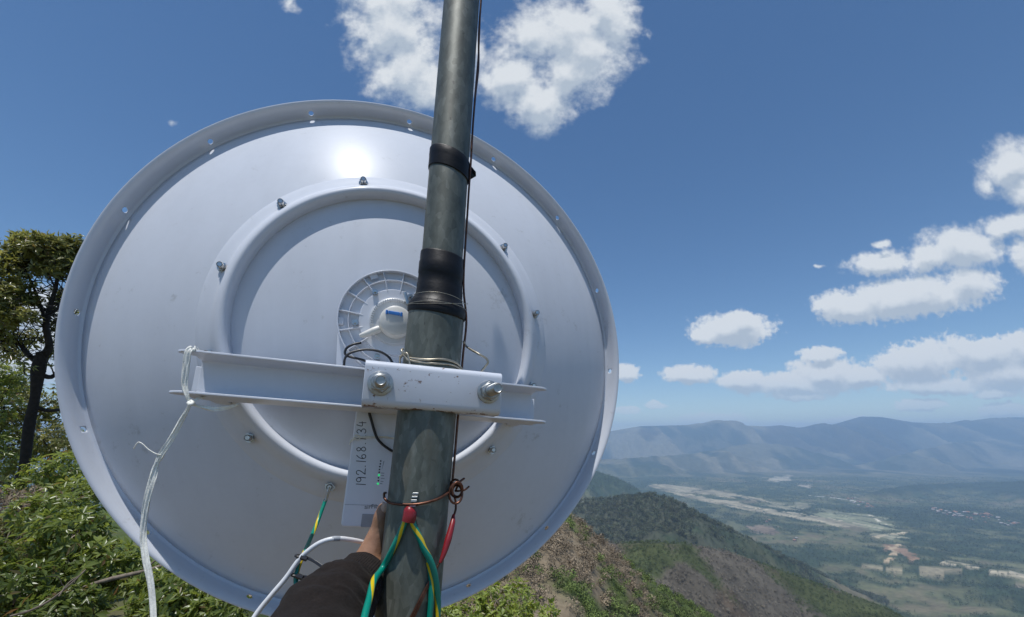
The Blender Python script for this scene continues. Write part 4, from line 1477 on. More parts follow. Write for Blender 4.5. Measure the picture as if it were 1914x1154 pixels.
def text_mesh(s, name, size, M, mat, parent):
    cu = bpy.data.curves.new(name, 'FONT'); cu.body = s; cu.size = size; cu.extrude = .0002
    tmp = bpy.data.objects.new(name, cu); C.collection.objects.link(tmp)
    dg = bpy.context.evaluated_depsgraph_get()
    me = bpy.data.meshes.new_from_object(tmp.evaluated_get(dg))
    bpy.data.objects.remove(tmp); bpy.data.curves.remove(cu)
    me.transform(M); me.materials.clear(); me.materials.append(mat); me.name = name
    o = bpy.data.objects.new(name, me); return link(o, parent)


q0, q1 = face_pt(681, 951.5), face_pt(712, 950)
dx = (q1 - q0); dx.z = 0; w_ = dx.length; dx.normalize()
TM = Matrix.Translation((q0.x, q0.y, ZR - .0002)) @ Matrix(((dx.x, dx.y, 0, 0), (dx.y, -dx.x, 0, 0), (0, 0, -1, 0), (0, 0, 0, 1)))
text_mesh('airFiber', 'lettering', .0090, TM, simple('dark_grey_print', (.16, .17, .18), .6), radio)

# ------------------------------------------------------------------ the clamp
ZC = -.366
c00, c10, c01, c11 = [np.array(on_dish(x, y, ZC)[:2]) for x, y in ((684, 671), (938, 697), (676.5, 758), (935.5, 777))]
ccen = (c00 + c10 + c01 + c11) / 4
cang = math.atan2(*((c10 - c00) + (c11 - c01))[::-1])
HW, HH = .0885, .0292
CM = Matrix.Translation((ccen[0], ccen[1], 0)) @ Matrix.Rotation(cang, 4, 'Z')
clamp = empty('pole_clamp', label='white steel channel clamp bolted across the pole, in front of the dish', cat='clamp', matrix=DISH @ CM)
ro, th_ = .009, .004
ZB = ZC + .034
outer = [(-HH, ZB)] + arc(-HH + ro, ZC + ro, ro, 180, 270) + arc(HH - ro, ZC + ro, ro, 270, 360) + [(HH, ZB)]
inner = [(HH - th_, ZB)] + arc(HH - ro, ZC + ro, ro - th_, 360, 270) + arc(-HH + ro, ZC + ro, ro - th_, 270, 180) + [(-HH + th_, ZB)]
sec = outer + inner; n = len(sec); m = n // 2
us = np.linspace(-HW, HW, 8)
vs = [(u, v, z) for u in us for v, z in sec]
fs = [(i * n + k, i * n + (k + 1) % n, (i + 1) * n + (k + 1) % n, (i + 1) * n + k) for i in range(len(us) - 1) for k in range(n)]
for e in (0, len(us) - 1):
    fs += [(e * n + k, e * n + k + 1, e * n + n - 2 - k, e * n + n - 1 - k) for k in range(m - 1)]


def clamp_paint():
    m_ = white_paint('clamp_paint', rough=0.3, dirt=.3)
    t = m_.node_tree; b = t.nodes['Principled BSDF']
    old = b.inputs['Base Color'].links[0].from_socket
    tc = N(t, 'ShaderNodeTexCoord'); sp = N(t, 'ShaderNodeSeparateXYZ'); t.links.new(tc.outputs['Object'], sp.inputs[0])
    lo = N(t, 'ShaderNodeMapRange'); setin(lo, From_Min=HH - .002, From_Max=HH + .0005); t.links.new(sp.outputs['Y'], lo.inputs['Value'])
    f = noise(t, 90, 6, .7)
    k = math_node(t, 'ADD', math_node(t, 'MULTIPLY', lo.outputs[0], .28), f)
    f2 = noise(t, 45, 6, .75)
    k2 = math_node(t, 'MULTIPLY', k, math_node(t, 'ADD', f2, .35))
    mr = N(t, 'ShaderNodeMapRange'); setin(mr, From_Min=.575, From_Max=.66); t.links.new(k2, mr.inputs['Value'])
    mx = N(t, 'ShaderNodeMix', data_type='RGBA'); mx.inputs['B'].default_value = (.17, .085, .04, 1)
    t.links.new(mr.outputs[0], mx.inputs['Factor']); t.links.new(old, mx.inputs['A']); t.links.new(mx.outputs['Result'], b.inputs['Base Color'])
    return m_


mb = MB(); mb.add(vs, fs)
mb.build('bracket', clamp_paint(), clamp, smooth=50, bevel=.0008)
CMI = CM.inverted()
for (x, y, up, ext) in ((711, 717, 1, .030), (913, 733, 1, .046)):
    p = CMI @ Vector(on_dish(x, y, ZC))
    Mk = Matrix.Translation((p.x, p.y, ZC))
    w = MB(); w.lathe([(.0, 0), (.0155, 0), (.0155, -.003), (.0145, -.0035), (.0, -.0035)], 36, Mk)
    wo = w.build('washer', M_ZINC, clamp, smooth=35)
    w = MB()
    hexa = [(.0130 * math.cos(a + .3), .0130 * math.sin(a + .3)) for a in np.arange(6) * math.pi / 3]
    w.prism(hexa, -.0135, -.0036, Mk)
    w.lathe([(.0105, -.0135), (.0100, -.0145), (.0, -.0145)], 24, Mk)
    w.build('nut', M_ZINC, clamp, smooth=35, bevel=.0009)
    w = MB()
    pr = [(.0072, .118)]
    zz = -.0135
    while zz > -ext + .002:
        pr += [(.0066, zz), (.0073, zz - .0007), (.0066, zz - .0014)]; zz -= .0014
    pr += [(.0064, -ext), (.0055, -ext - .0012), (.0048, -ext - .0005), (.0, -ext - .0003)]
    w.lathe(pr, 24, Mk)
    w.build('threaded_rod', M_ZINC, clamp, smooth=40)

# ------------------------------------------------------------------ the pole
PZ0 = 3000.0


def pole_z(y):
    return .615 * (620 + PZ0) / (y + PZ0)


def axis_low(y):
    return 815 + (y - 600) * (761 - 815) / (1154 - 600)


def axis_up(y):
    return 863 + (y - 0) * (829 - 863) / 450


R_LOW, R_UP = .0398, .0302


def cam_pt(x, y, d):          # camera coordinates
    return np.array([(x - CX) / F * d, (y - CY) / F * d, d])


def around(y, deg, dr=.0, up=False):
    """point on the pole at view row y, deg degrees round from the side facing the camera (+ = right)"""
    x = axis_up(y) if up else axis_low(y)
    r = (R_UP if up else R_LOW) + dr
    c = cam_pt(x, y, pole_z(y))
    vd = -c / np.linalg.norm(c); vd[1] = 0; vd /= np.linalg.norm(vd)
    rt = np.array([-vd[2], 0, vd[0]])
    a = math.radians(deg)
    return CAM2W @ (c + r * (math.cos(a) * vd + math.sin(a) * rt))


def axis_pt(y, up=False):
    return CAM2W @ cam_pt(axis_up(y) if up else axis_low(y), y, pole_z(y))


foot_dir = axis_pt(1154) - axis_pt(620); foot_dir /= np.linalg.norm(foot_dir)
a0 = axis_pt(1154)
foot = a0 + foot_dir * ((ground_z(0, .3) - .3 - a0[2]) / foot_dir[2])
pole = empty('steel_pole', foot, 'tall galvanised steel pole of two sleeved pipes, standing before the dish', 'pole')


def pipe(p0, p1, r, wall, name):
    mb = MB()
    d = p1 - p0; L = np.linalg.norm(d)
    q = Vector(d).to_track_quat('Z', 'Y').to_matrix().to_4x4()
    Mx = Matrix.Translation(Vector(p0)) @ q
    mb.lathe([(r, 0), (r, L * .25), (r, L * .5), (r, L * .75), (r, L), (r - wall, L), (r - wall, 0)], 64, None, closed_prof=True)
    o = mb.build(name, M_PIPE, None, smooth=50)
    o.matrix_world = Mx
    return o


top = axis_pt(0, True); ud = axis_pt(0, True) - axis_pt(450, True); ud /= np.linalg.norm(ud)
for (p0, p1, r, nm) in ((foot, axis_pt(583), R_LOW, 'lower_pipe'), (axis_pt(640, True), top + ud * .07, R_UP, 'upper_pipe')):
    o = pipe(np.asarray(p0), np.asarray(p1), r, .0035, nm)
    mw = o.matrix_world.copy(); o.parent = pole; o.location = mw.translation - Vector(foot); o.rotation_euler = mw.to_euler()
# dark paint stamps on the lower pipe
mb = MB()
for (y0, y1, d0, d1) in ((846, 858, -43, -38), (860, 878, -42, -40), (894, 906, -45, -38)):
    g4 = []
    ys, ds = np.linspace(y0, y1, 3), np.linspace(d0, d1, 3)
    vs = [around(y, d, .0004) for y in ys for d in ds]
    mb.add([v - foot for v in vs], [(i * 3 + k, i * 3 + k + 1, i * 3 + k + 4, i * 3 + k + 3) for i in range(2) for k in range(2)])
mb.build('paint_stamp', M_INK, pole)


# ------------------------------------------------------------------ tape, wires and cables on the pole
def ring_sleeve(rows, name, label, cat, extra=None, seg=48):
    """tape wrap: rows of (view row at left, view row at right, radius offset, up?)"""
    mb = MB()
    vs = []
    for (yl, yr, dr, up, bl) in rows:
        for k in range(seg):
            d = k * 360 / seg
            y = (yl + yr) / 2 + (yr - yl) / 2 * math.sin(math.radians(d))
            a, b = around(y, d, dr, True), around(y, d, dr, False)
            vs.append(a * (1 - bl) + b * bl)
    fs = [(i * seg + k, i * seg + (k + 1) % seg, (i + 1) * seg + (k + 1) % seg, (i + 1) * seg + k) for i in range(len(rows) - 1) for k in range(seg)]
    mb.add(vs, fs)
    if extra: extra(mb)
    return tag(mb.build(name, M_TAPE, None, smooth=70, base=True, solid=.0006), label, cat)


def flag(mb):
    vs = [around(306, 88, .002, True), around(336, 86, .002, True), around(318, 90, .012, True), around(324, 95, .013, True)]
    mb.add(vs, [(0, 2, 3, 1)])


ring_sleeve([(282, 305, .0012, 1, 0), (283, 306, .0016, 1, 0), (295, 318, .0017, 1, 0), (297, 320, .0013, 1, 0), (316, 338, .0016, 1, 0), (318, 340, .0012, 1, 0)], 'black_tape',
            'narrow band of black tape round the thin upper pipe, near the dish rim', 'tape', flag)
ring_sleeve([(472, 486, .0012, 1, 0), (474, 488, .0018, 1, 0), (490, 503, .0019, 1, 0), (492, 506, .0026, 1, 0), (512, 526, .0027, 1, 0), (513, 528, .0020, 1, 0), (530, 545, .0024, 1, 0), (532, 547, .0030, 1, 0), (545, 560, .0030, 1, .0), (553, 568, .0030, 1, .12), (560, 576, .0030, 1, .42), (566, 582, .0028, 1, .78),
             (572, 588, .002, 1, .98), (582, 598, .0018, 1, 1), (584, 600, .0010, 1, 1)], 'black_tape',
            'wide wrap of black tape where the thin pipe enters the thick pipe', 'tape')

mb = MB()
for (y, t0, t1, dr) in ((566, -8, 9, .0046), (572, 6, -3, .0040), (577, -3, 5, .003)):
    bl = {560: .5, 566: .7, 572: 1, 577: 1}[y]
    pts = []
    for d in np.linspace(-100, 100, 12):
        yy = y + t0 * math.cos(math.radians(d * 1.3)) + t1 * d / 100
        pts.append(around(yy, d, dr + .001, True) * (1 - bl) + around(yy, d, dr, False) * bl)
    mb.tube(pts, .00038, 6, sub=3)
tag(mb.build('thin_wire', M_WIRE, smooth=60, base=True), 'thin loose wire wound round the bottom of the wide black tape', 'wire')

# bare copper wire down the right side of the pole
mb = MB()
pts = [around(-55, 84, .0035, True), around(0, 84, .0035, True), around(60, 87, .003, True), around(120, 95, .006, True), around(170, 92, .004, True), around(230, 84, .003, True), around(300, 82, .0035, True),
       around(360, 84, .003, True), around(430, 88, .003, True), around(500, 86, .003, True), around(545, 86, .005, True), around(600, 88, .0038), around(660, 88, .003), around(720, 88, .003), around(790, 87, .003), around(850, 84, .003), around(905, 78, .003), around(918, 74, .004)]
mb.tube(pts, .00165, 8)
pts = [around(0 + k, 80, .003, True) for k in (-60, 0)] + [around(90, 90, .0045, True), around(180, 88, .003, True), around(280, 79, .003, True)]
mb.tube(pts, .0013, 8)
loop = [around(921, -100, .004), around(915, -75, .006), around(919, -58, .010), around(926, -50, .006), around(927, -30, .003), around(926, 0, .003), around(922, 30, .003), around(917, 55, .003), around(915, 74, .003)]
mb.tube(loop, .00165, 8)
c = around(918, 76, .008)
kn = []
for k in range(34):
    t = k / 33
    a = t * 2 * math.pi * 3.6
    kn.append(c + np.array([math.cos(a) * .009 * (1 - .3 * t), -.004 + .008 * math.sin(a * .5), math.sin(a) * .013 * (1 - .35 * t)]) + np.array([.004 * t, 0, .004 * math.sin(t * 9)]))
mb.tube(kn, .0016, 7, sub=2)
mb.tube([c, c + np.array([.006, -.003, .012]), c + np.array([.012, 0, .017])], .0014, 6)
mb.tube([c, c + np.array([.012, -.004, .002]), c + np.array([.018, .002, .006])], .0014, 6)
mb.tube([around(928, 82, .006), around(940, 88, .009), around(955, 84, .010), around(966, 76, .008)], .0015, 8)
tag(mb.build('copper_wire', M_COPPER, smooth=60, base=True), 'brown bare copper wire running down the right side of the pole to a knot', 'wire')

# red crimp sleeve with strands fanning out below
mb = MB()
mb.tube([around(963, 78, .008), around(975, 68, .009), around(1000, 56, .009), around(1020, 48, .009), around(1036, 42, .008)], [.0018, .0036, .0044, .0034, .0018], 12)
rs = mb.build('red_crimp_sleeve', M_RED, smooth=50, base=True)
tag(rs, 'long red crimp sleeve on the copper wire at the right of the pole', 'crimp sleeve')
mb = MB()
for k, (o1, o2) in enumerate(((0, 0), (2.5, 3), (-2, -3))):
    mb.tube([around(1036, 42 + o1 * .2, .007), around(1075, 25 + o1, .003), (around(1115, 8 + o2, .003)), around(1165, -12 + o2, .003), around(1220, -25, .003)], .0010, 6)
tag(mb.build('copper_strand', M_COPPER, smooth=60, base=True), 'loose copper strands running down the pole from the red crimp sleeve', 'wire')

# steel tie wire above the clamp
mb = MB()
mb.tube([around(656, -62, .006), around(660, -56, .010), around(668, -52, .006), around(672, -48, .0025), around(676, -10, .0022), around(675, 20, .0022), around(680, 50, .0022), around(690, 80, .003)], .0017, 8)
mb.tube([around(684, -75, .004), around(672, -70, .006), around(666, -55, .005), around(676, -45, .003), around(682, 0, .0022), around(684, 40, .002), around(692, 75, .003)], .0014, 8)
mb.tube([around(682, -68, .006), around(668, -60, .009), around(664, -48, .006), around(678, -42, .004), around(690, -40, .003)], .0012, 7)
mb.tube([around(638, 84, .002), around(648, 90, .008), at(893, 661, .60), at(906, 668, .60), at(911, 673, .60), at(912, 678, .60), at(908, 684, .60), at(901, 693, .60), at(896, 702, .60)], .0016, 8, sub=4)
tag(mb.build('tie_wire', M_WIRE, smooth=60, base=True), 'dull steel tie wire looped round the pole above the clamp, bent end sticking out', 'wire')

# pair of green and yellow earth cables hanging from a red cap on the pole
ec = empty('earth_cable', around(940, -12, .006), 'pair of green and yellow earth cables joined in a red cap on the pole', 'cable')
o0 = around(940, -12, .006)
mb = MB()
capc = [around(933, -11, .007), around(936, -12, .008), around(945, -12, .0085), around(954, -13, .0085)]
mb.tube([p - o0 for p in capc], [.0062, .0078, .0082, .0078], 16, sub=4)
mb.build('red_cap', M_RED, ec, smooth=50)
mb = MB()
lp = [around(y, d, .0012) for y, d in ((906, -7), (912, -8), (918, -8.5), (926, -9.5), (934, -10.5))]
for p, q in zip(lp[:-1], lp[1:]):
    pass
xw = CAM2W @ np.array([1.0, 0, 0])
for k, p in enumerate(lp[:-1]):
    q = lp[k] * .45 + lp[k + 1] * .55
    vs = []
    for e, h in ((p, 0), (q, 0)):
        for s_ in (-1, 1):
            vs.append(e - o0 + xw * s_ * .0036)
    up_ = CAM2W @ np.array([0, 0, -1.0])
    vv = vs + [v + up_ * .0022 for v in vs]
    mb.add(vv, [(0, 1, 3, 2), (4, 6, 7, 5), (0, 4, 5, 1), (2, 3, 7, 6), (0, 2, 6, 4), (1, 5, 7, 3)])
mb.build('lug_teeth', M_ZINC, ec, bevel=.0004)
mb = MB()
mb.tube([p - o0 for p in (around(950, -17, .007), around(965, -22, .006), around(1000, -34, .0055), around(1040, -52, .0055), at(699, 1085, .478), at(690, 1120, .445), at(680, 1160, .41), at(668, 1240, .37))], .0037, 12)
mb.build('cable_strand', M_EARTH, ec, smooth=60)
mb = MB()
mb.tube([p - o0 for p in (around(950, -8, .007), around(962, -5, .006), around(985, 6, .0062), around(1003, 13, .0068), around(1025, 24, .0072), around(1050, 33, .0072), around(1085, 42, .0066), around(1120, 48, .006), around(1160, 48, .006), around(1230, 46, .006))], .0039, 12)
mb.build('cable_strand', M_EARTH, ec, smooth=60)
mb = MB()
mb.tube([around(1030, 25, .0025), around(1055, 31, .003), around(1080, 33, .0038), around(1110, 34, .0045), around(1160, 33, .0045), around(1230, 30, .0045)], .0036, 12)
tag(mb.build('cable_tail', M_EARTH, smooth=60, base=True), 'second green and yellow cable hanging behind the first, low on the pole', 'cable')

# black jumper cable from the connector round the beam to the radio
mb = MB()
jz = lambda p, z: dish_w(on_dish(p[0], p[1], z))
mb.tube([jz((675, 641), -.212), jz((660, 644), -.214), jz((648, 651), -.215), jz((645, 661), -.215), jz((653, 667), -.216), jz((683, 675), -.218), jz((700, 690), -.222), jz((690, 705), -.226)], .0019, 9)
mb.tube([jz((643, 683), -.226), jz((645, 670), -.224), jz((655, 660), -.222), jz((680, 654), -.220), jz((705, 656), -.220), jz((722, 664), -.221), jz((731, 674), -.223), jz((738, 690), -.225)], .0019, 9)
mb.tube([jz((690, 740), -.227), jz((689, 765), -.2275), jz((694, 785), -.2275), jz((703, 815), -.2275), jz((713, 829), -.228), jz((726, 839), -.228), jz((736, 844), -.228), jz((760, 850), -.228)], .0021, 9)
tag(mb.build('jumper_cable', M_BLACK, smooth=60, base=True), 'thin black cable looping from the hub connector down over the radio', 'cable')

# string tied round the radio
mb = MB()
for dy, zz in ((0, -.2242), (2.0, -.2255)):
    mb.tube([jz((654, 826 + dy), -.2215), jz((664, 819), -.225), jz((672, 816.5 + dy), -.226), jz((700, 816 + dy), zz), jz((720, 818 - dy), zz), jz((745, 821), zz), jz((765, 823), -.2235)], .0009, 6)
mb.tube([jz((674, 817), -.226), jz((670, 822), -.227), jz((664, 821), -.2275), jz((662, 816), -.228), jz((667, 813), -.2275), jz((673, 816), -.227)], .0009, 6)
mb.tube([jz((662, 817), -.2275), jz((656, 822), -.228), jz((653, 832), -.226)], .0007, 6)
tag(mb.build('white_string', M_TWINE, smooth=60, base=True), 'thin white string knotted round the radio body over the handwriting', 'string')

# ------------------------------------------------------------------ twine hanging from the beam's left end
def ribbon(mb, pts, w, ang, thick=.0006, sub=8, fold=.0007):
    P, A = catmull(np.array(pts, float), np.array(ang, float), sub)
    W = catmull(np.array(pts, float), np.array(w, float), sub)[1]
    T = np.gradient(P, axis=0); T /= np.linalg.norm(T, axis=1)[:, None]
    fwd = CAM2W @ np.array([0, 0, 1.0])
    vs = []
    NS = 6
    for i in range(len(P)):
        S = np.cross(T[i], fwd); S /= np.linalg.norm(S) + 1e-9; B = np.cross(S, T[i])
        a = math.radians(A[i]); S2 = math.cos(a) * S + math.sin(a) * B; B2 = -math.sin(a) * S + math.cos(a) * B
        for k in range(NS + 1):
            q = k / NS - .5
            vs.append(P[i] + S2 * q * W[i] + B2 * fold * math.sin(q * 14 + i * .25))
    n = NS + 1
    fs = [(i * n + k, i * n + k + 1, (i + 1) * n + k + 1, (i + 1) * n + k) for i in range(len(P) - 1) for k in range(NS)]
    mb.add(vs, fs)


mb = MB()
bz = -.279
tw = lambda x, y, z=bz: dish_w(on_dish(x, y, z))
ribbon(mb, [tw(372, 655, -.262), tw(362, 652, -.276), tw(353, 655, -.281), tw(349, 675, -.281), tw(346, 700, -.281), tw(345, 720, -.281), tw(350, 740, -.282), tw(356, 756, -.280)], [.006, .008, .008, .008, .0075, .0065, .005, .003], [0, 0, 10, 20, 30, 35, 50, 60])
ribbon(mb, [tw(356, 755, -.278), tw(370, 745, -.274), tw(385, 742, -.262)], [.003, .005, .005], [0, 20, 20])
ribbon(mb, [tw(357, 755, -.279), tw(375, 760, -.274), tw(400, 765, -.272), tw(425, 762, -.272), tw(447, 756, -.27)], [.003, .004, .006, .005, .002], [10, 50, 20, -30, 0])
d0 = .535
hang = [(355, 757, .537), (340, 785, .535), (322, 818, .532), (303, 848, .528), (293, 868, .525), (284, 900, .52), (275, 935, .516), (269, 975, .512), (268, 1010, .508), (273, 1045, .503), (281, 1090, .497), (286, 1140, .49), (289, 1200, .48)]
ribbon(mb, [at(*p) for p in hang], [.003, .0055, .0066, .007, .0055, .0082, .007, .006, .0062, .0074, .0076, .007, .007], [20, 40, 15, 10, 70, 10, 25, 50, 40, 15, 5, 15, 10])
mb.tube([at(300, 851, .527), at(290, 848, .525), at(277, 840, .524), at(266, 830, .523), at(259, 827, .523), at(254, 832, .523), at(250, 839, .524)], .0005, 5)
mb.tube([tw(352, 753, -.281), tw(356, 757, -.284), tw(360, 753, -.281), tw(356, 750, -.279)], .0022, 6)
tag(mb.build('plastic_twine', M_TWINE, smooth=80, base=True, solid=.0004), 'off-white flat plastic twine tied to the left end of the beam and hanging down', 'twine')

# ------------------------------------------------------------------ cables hanging below the dish
mb = MB()
wc = [(770, 1035, .64), (720, 1024, .615), (690, 1017, .590), (660, 1010, .570), (628, 1007, .556), (600, 1014, .55), (576, 1030, .546), (558, 1048, .543), (535, 1080, .535), (508, 1112, .525), (478, 1150, .515), (450, 1200, .50)]
mb.tube([at(*p) for p in wc], .0031, 12)
net = mb.build('network_cable', M_CABLE, smooth=60, base=True)
tag(net, 'white network cable arching from behind the pole down to the left', 'cable')
mb = MB(); mb.tube([at(621, 1007.4, .5545), at(628, 1007, .556), at(635, 1007.1, .5585)], .0034, 12)
mk = mb.build('grey_mark', M_GREYLABEL, net, smooth=60); mk.location = -Vector(net.location)
lug0 = dish_w((on_dish(616, 912, -.139)))
mb = MB()
ge = [jz((609, 934), -.142), jz((603, 950), -.148), jz((592, 980), -.165), at(577, 1015, .62), at(564, 1044, .557), at(556, 1066, .545), at(553, 1085, .54), at(556, 1105, .535), at(566, 1130, .53), at(590, 1170, .52)]
mb.tube(ge, .0029, 12)
mb2 = mb.build('grounding_cable', M_EARTH, smooth=60, base=True)
tag(mb2, 'green and yellow earth cable from the bolt at the bottom of the dish ring', 'cable')
mb = MB()
mb.tube([jz((616, 911), -.1405), jz((613, 922), -.1415), jz((611, 930), -.1420), jz((608, 938), -.143)], [.0045, .0042, .0036, .0036], 10, flat=.6)
lg = mb.build('cable_lug', M_STEEL, mb2, smooth=50); lg.location = -Vector(mb2.location)
# black cable ties
def cable_tie(center, tailpts, name_label, mat=M_TIE):
    mb = MB()
    x, y, d = center
    rg = [at(x, y, d) + CAM2W @ np.array([math.cos(a) * .0056, math.sin(a) * .002 + math.cos(a) * .0015, math.sin(a) * .006]) for a in np.linspace(0, 2 * math.pi, 14)[:-1]]
    mb.tube(rg, .0013, 6, closed=True, flat=1.0)
    c_ = at(x + 7, y + 2, d - .006)
    mb.tube([c_ + CAM2W @ np.array([-.004, -.001, 0]), c_ + CAM2W @ np.array([.003, .0015, 0])], .0027, 6, smooth=False)
    ribbon(mb, [at(*p) for p in tailpts], [.0036] * (len(tailpts) - 1) + [.002], [25] * len(tailpts), fold=0)
    return tag(mb.build('cable_tie', mat, smooth=40, base=True, solid=.0011), name_label, 'cable tie')


cable_tie((562, 1041, .549), [(570, 1042, .545), (585, 1048, .540), (600, 1058, .536), (614, 1069, .532), (624, 1078, .53)], 'black cable tie binding the white and the green cable, tail pointing right')
cable_tie((554, 1076, .543), [(556, 1077, .540), (575, 1079, .537), (592, 1081, .534), (608, 1084, .53), (622, 1088, .527)], 'lower black cable tie on the green cable, greyish tail behind the sleeve')

# ------------------------------------------------------------------ the hand holding the pole
def skin_mat():
    m, t, b = new_mat('skin')
    f = noise(t, 45, 6, .65)
    c = ramp(t, f, [(.3, (.25, .125, .07)), (.55, (.36, .19, .11)), (.75, (.45, .26, .165))])
    t.links.new(c, b.inputs['Base Color']); setin(b, Roughness=.48)
    b.inputs['Subsurface Weight'].default_value = .08
    b.inputs['Subsurface Radius'].default_value = (.006, .003, .0015)
    b.inputs['Subsurface Scale'].default_value = .3
    w = noise(t, 260, 4, .6, stretch=(1, 1, 2.5))
    bump(t, b, w, .35, .0012)
    return m


def capsule(mb, pts, rad, seg=14):
    P = np.array(pts, float); R = np.array(rad, float)
    P2, R2 = catmull(P, R, 6)
    # rounded ends
    t0 = P2[0] - P2[1]; t0 /= np.linalg.norm(t0); t1 = P2[-1] - P2[-2]; t1 /= np.linalg.norm(t1)
    e0 = [(P2[0] + t0 * R2[0] * math.sin(a), R2[0] * math.cos(a)) for a in (1.45, 1.2, .9, .6, .3)]
    e1 = [(P2[-1] + t1 * R2[-1] * math.sin(a), R2[-1] * math.cos(a)) for a in (.3, .6, .9, 1.2, 1.45)]
    PP = np.array([e[0] for e in e0] + list(P2) + [e[0] for e in e1]); RR2 = np.array([e[1] for e in e0] + list(R2) + [e[1] for e in e1])
    mb.tube(PP, RR2, seg, smooth=False)


base_w = at(672, 1085, .53)
person = empty('person', at(600, 1300, .36), 'brown hand in a dark sleeve gripping the pole from the left, thumb up', 'person')
pw = np.array(person.location)
H = lambda x, y, d: at(x, y, d) - pw
mb = MB()
# forearm and wrist
capsule(mb, [H(566, 1235, .39), H(614, 1148, .464), H(642, 1112, .498), H(672, 1084, .535), H(688, 1058, .556)], [.034, .031, .0285, .0245, .0240])
# palm: heel, thumb mound, knuckle row curling behind the pole
capsule(mb, [H(686, 1062, .552), H(702, 1040, .572), H(716, 1022, .592)], [.0235, .0220, .0160])
capsule(mb, [H(690, 1064, .562), H(712, 1070, .592), H(728, 1074, .612)], [.022, .019, .014])
capsule(mb, [H(688, 1050, .556), H(700, 1018, .563), H(708, 994, .566)], [.0205, .0155, .0125])
# thumb lying up along the pole
capsule(mb, [H(699, 1022, .562), H(707, 996, .565), H(711, 980, .566), H(713.5, 966, .566), H(717, 951, .567)], [.0150, .0118, .0112, .0108, .0082])
# four fingers round the back of the pole to the right side
for k, (y0, y1, r, end) in enumerate(((1018, 1030, .0090, 152), (1043, 1050, .0092, 131), (1066, 1080, .0088, 134), (1088, 1104, .0078, 150))):
    pts = []
    for d in np.linspace(-112, -360 + end, 8):
        t = (d + 112) / (-360 + end + 112)
        pts.append(around(y0 + (y1 - y0) * t, d, r * (1.0 + .04 * math.sin(t * 9))) - pw)
    rad = r * np.array([1.12, 1.1, 1.0, 1.04, .98, .98, .92, .8])
    capsule(mb, pts, rad, 12)
body = mb.build('body', skin_mat(), person)
rm = body.modifiers.new('one_surface', 'REMESH'); rm.mode = 'VOXEL'; rm.voxel_size = .0019; rm.use_smooth_shade = True
sm = body.modifiers.new('soften', 'SMOOTH'); sm.factor = .5; sm.iterations = 7
# thumb nail
mb = MB()
nc = H(720, 950, .5585)
ax = at(716.5, 950, .566) - at(712, 968, .566); ax /= np.linalg.norm(ax)
fw = CAM2W @ np.array([.15, 0, -1.0]); sd = np.cross(ax, fw); sd /= np.linalg.norm(sd); fw = np.cross(sd, ax)
vs = []
for i in range(6):
    for k in range(7):
        a = (k - 3) / 3
        L = (i / 5 - .5) * .0135
        w = .0056 * (1 - .35 * max(0, i / 5 - .7) - .1 * (i == 0))
        vs.append(nc + ax * L + sd * a * w - fw * (a * a * .0028 + .0006 * (1 if i in (0, 5) else 0)))
mb.add(vs, [(i * 7 + k, i * 7 + k + 1, i * 7 + k + 8, i * 7 + k + 7) for i in range(5) for k in range(6)])
mb.build('thumb_nail', simple('nail', (.52, .36, .28), .3), person, smooth=80, solid=.0008)


def fabric_mat(name, c, rib=False):
    m, t, b = new_mat(name)
    f = noise(t, 320, 4, .7)
    f2 = noise(t, 30, 5, .6)
    s_ = math_node(t, 'ADD', math_node(t, 'MULTIPLY', f, .6), math_node(t, 'MULTIPLY', f2, .4))
    t.links.new(ramp(t, s_, [(.35, [q * .65 for q in c]), (.65, [q * 1.4 for q in c])]), b.inputs['Base Color'])
    setin(b, Roughness=.95)
    b.inputs['Specular IOR Level'].default_value = .12
    b.inputs['Sheen Weight'].default_value = .04
    b.inputs['Sheen Roughness'].default_value = .5
    if rib:
        uv = N(t, 'ShaderNodeUVMap'); sp = N(t, 'ShaderNodeSeparateXYZ'); t.links.new(uv.outputs[0], sp.inputs[0])
        w = math_node(t, 'SINE', math_node(t, 'MULTIPLY', sp.outputs[0], 2 * math.pi * 70))
        bump(t, b, math_node(t, 'ADD', math_node(t, 'MULTIPLY', w, .35), f), .8, .0012)
    else:
        bump(t, b, f, .8, .0008)
    return m


M_SLEEVE = fabric_mat('dark_fleece', (.0155, .012, .0105))
M_CUFF = fabric_mat('ribbed_cuff', (.018, .014, .0122), True)


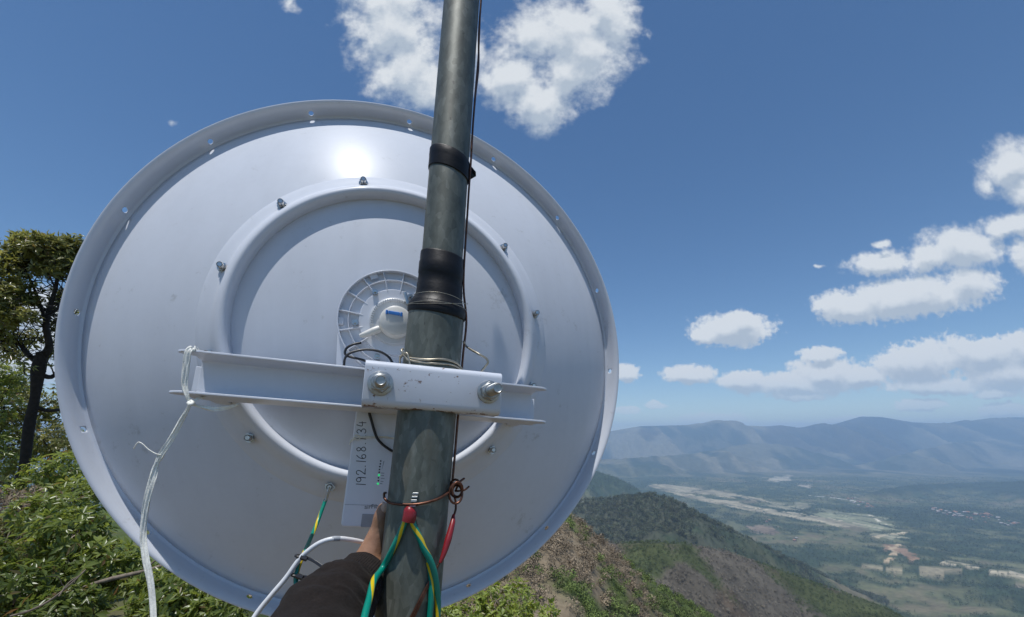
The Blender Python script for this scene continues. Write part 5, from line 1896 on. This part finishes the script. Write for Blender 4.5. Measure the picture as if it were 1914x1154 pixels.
def cloth_tube(axis, rad, seg, folds, seed, depth):
    P, R = catmull(np.array(axis), np.array(rad), 9)
    T = np.gradient(P, axis=0); T /= np.linalg.norm(T, axis=1)[:, None]
    X = np.cross(T[0], [0, 0, 1.0]); X /= np.linalg.norm(X)
    vs, uvs = [], []
    for i in range(len(P)):
        X = X - T[i] * (X @ T[i]); X /= np.linalg.norm(X); Y = np.cross(T[i], X)
        for k in range(seg):
            a = 2 * math.pi * k / seg
            t = i / (len(P) - 1)
            w = float(fbm(np.array([math.cos(a) * 1.3 + 5 + t * 2]), np.array([math.sin(a) * 1.3 + t * folds + seed]), 3, seed)[0]) - .5
            w2 = max(0, math.sin(t * folds * 2.2 + 2.6 * math.sin(a + seed) + 1.7 * math.sin(2 * a + seed))) ** 2 * .45 * math.sin(a * .5 + 1) ** 2
            vs.append(P[i] + (R[i] + depth * (w * 1.6 + w2)) * (math.cos(a) * X + math.sin(a) * Y))
    fs = [(i * seg + k, i * seg + (k + 1) % seg, (i + 1) * seg + (k + 1) % seg, (i + 1) * seg + k) for i in range(len(P) - 1) for k in range(seg)]
    uv = [((k / seg, i / 9), ((k + 1) / seg, i / 9), ((k + 1) / seg, (i + 1) / 9), (k / seg, (i + 1) / 9)) for i in range(len(P) - 1) for k in range(seg)]
    return vs, fs, uv


mb = MB()
mb.add(*cloth_tube([H(682, 1073, .545), H(672, 1084, .532), H(655, 1102, .508), H(642, 1120, .485)], [.0300, .0325, .0340, .0335], 56, 3, 3, .0032))
mb.build('cuff', M_CUFF, person, smooth=80, solid=.002, sub=1)
mb = MB()
mb.add(*cloth_tube([H(650, 1106, .506), H(636, 1120, .49), H(614, 1146, .465), H(592, 1185, .435), H(552, 1260, .375), H(515, 1340, .32)], [.0350, .0425, .0455, .0465, .049, .051], 64, 7, 9, .0085))
mb.build('sleeve', M_SLEEVE, person, smooth=80, solid=.002, sub=1)

# ------------------------------------------------------------------ haze in the air over the valley
HAZE_TOP = float(GZ.max()) + 15
mb = MB()
mb.box(-17000, 17000, -16500, 16500, -640, HAZE_TOP)
hz = mb.build('haze', simple('unused', (1, 1, 1)))
m = bpy.data.materials.new('haze_air'); m.use_nodes = True
t = m.node_tree; t.nodes.clear()
v = N(t, 'ShaderNodeVolumePrincipled')
v.inputs['Color'].default_value = (0.50, 0.72, 1.0, 1)
v.inputs['Density'].default_value = 1.15e-4
v.inputs['Anisotropy'].default_value = 0.0
out = N(t, 'ShaderNodeOutputMaterial')
t.links.new(v.outputs[0], out.inputs['Volume'])
hz.data.materials.clear(); hz.data.materials.append(m)
tag(hz, kind='stuff')
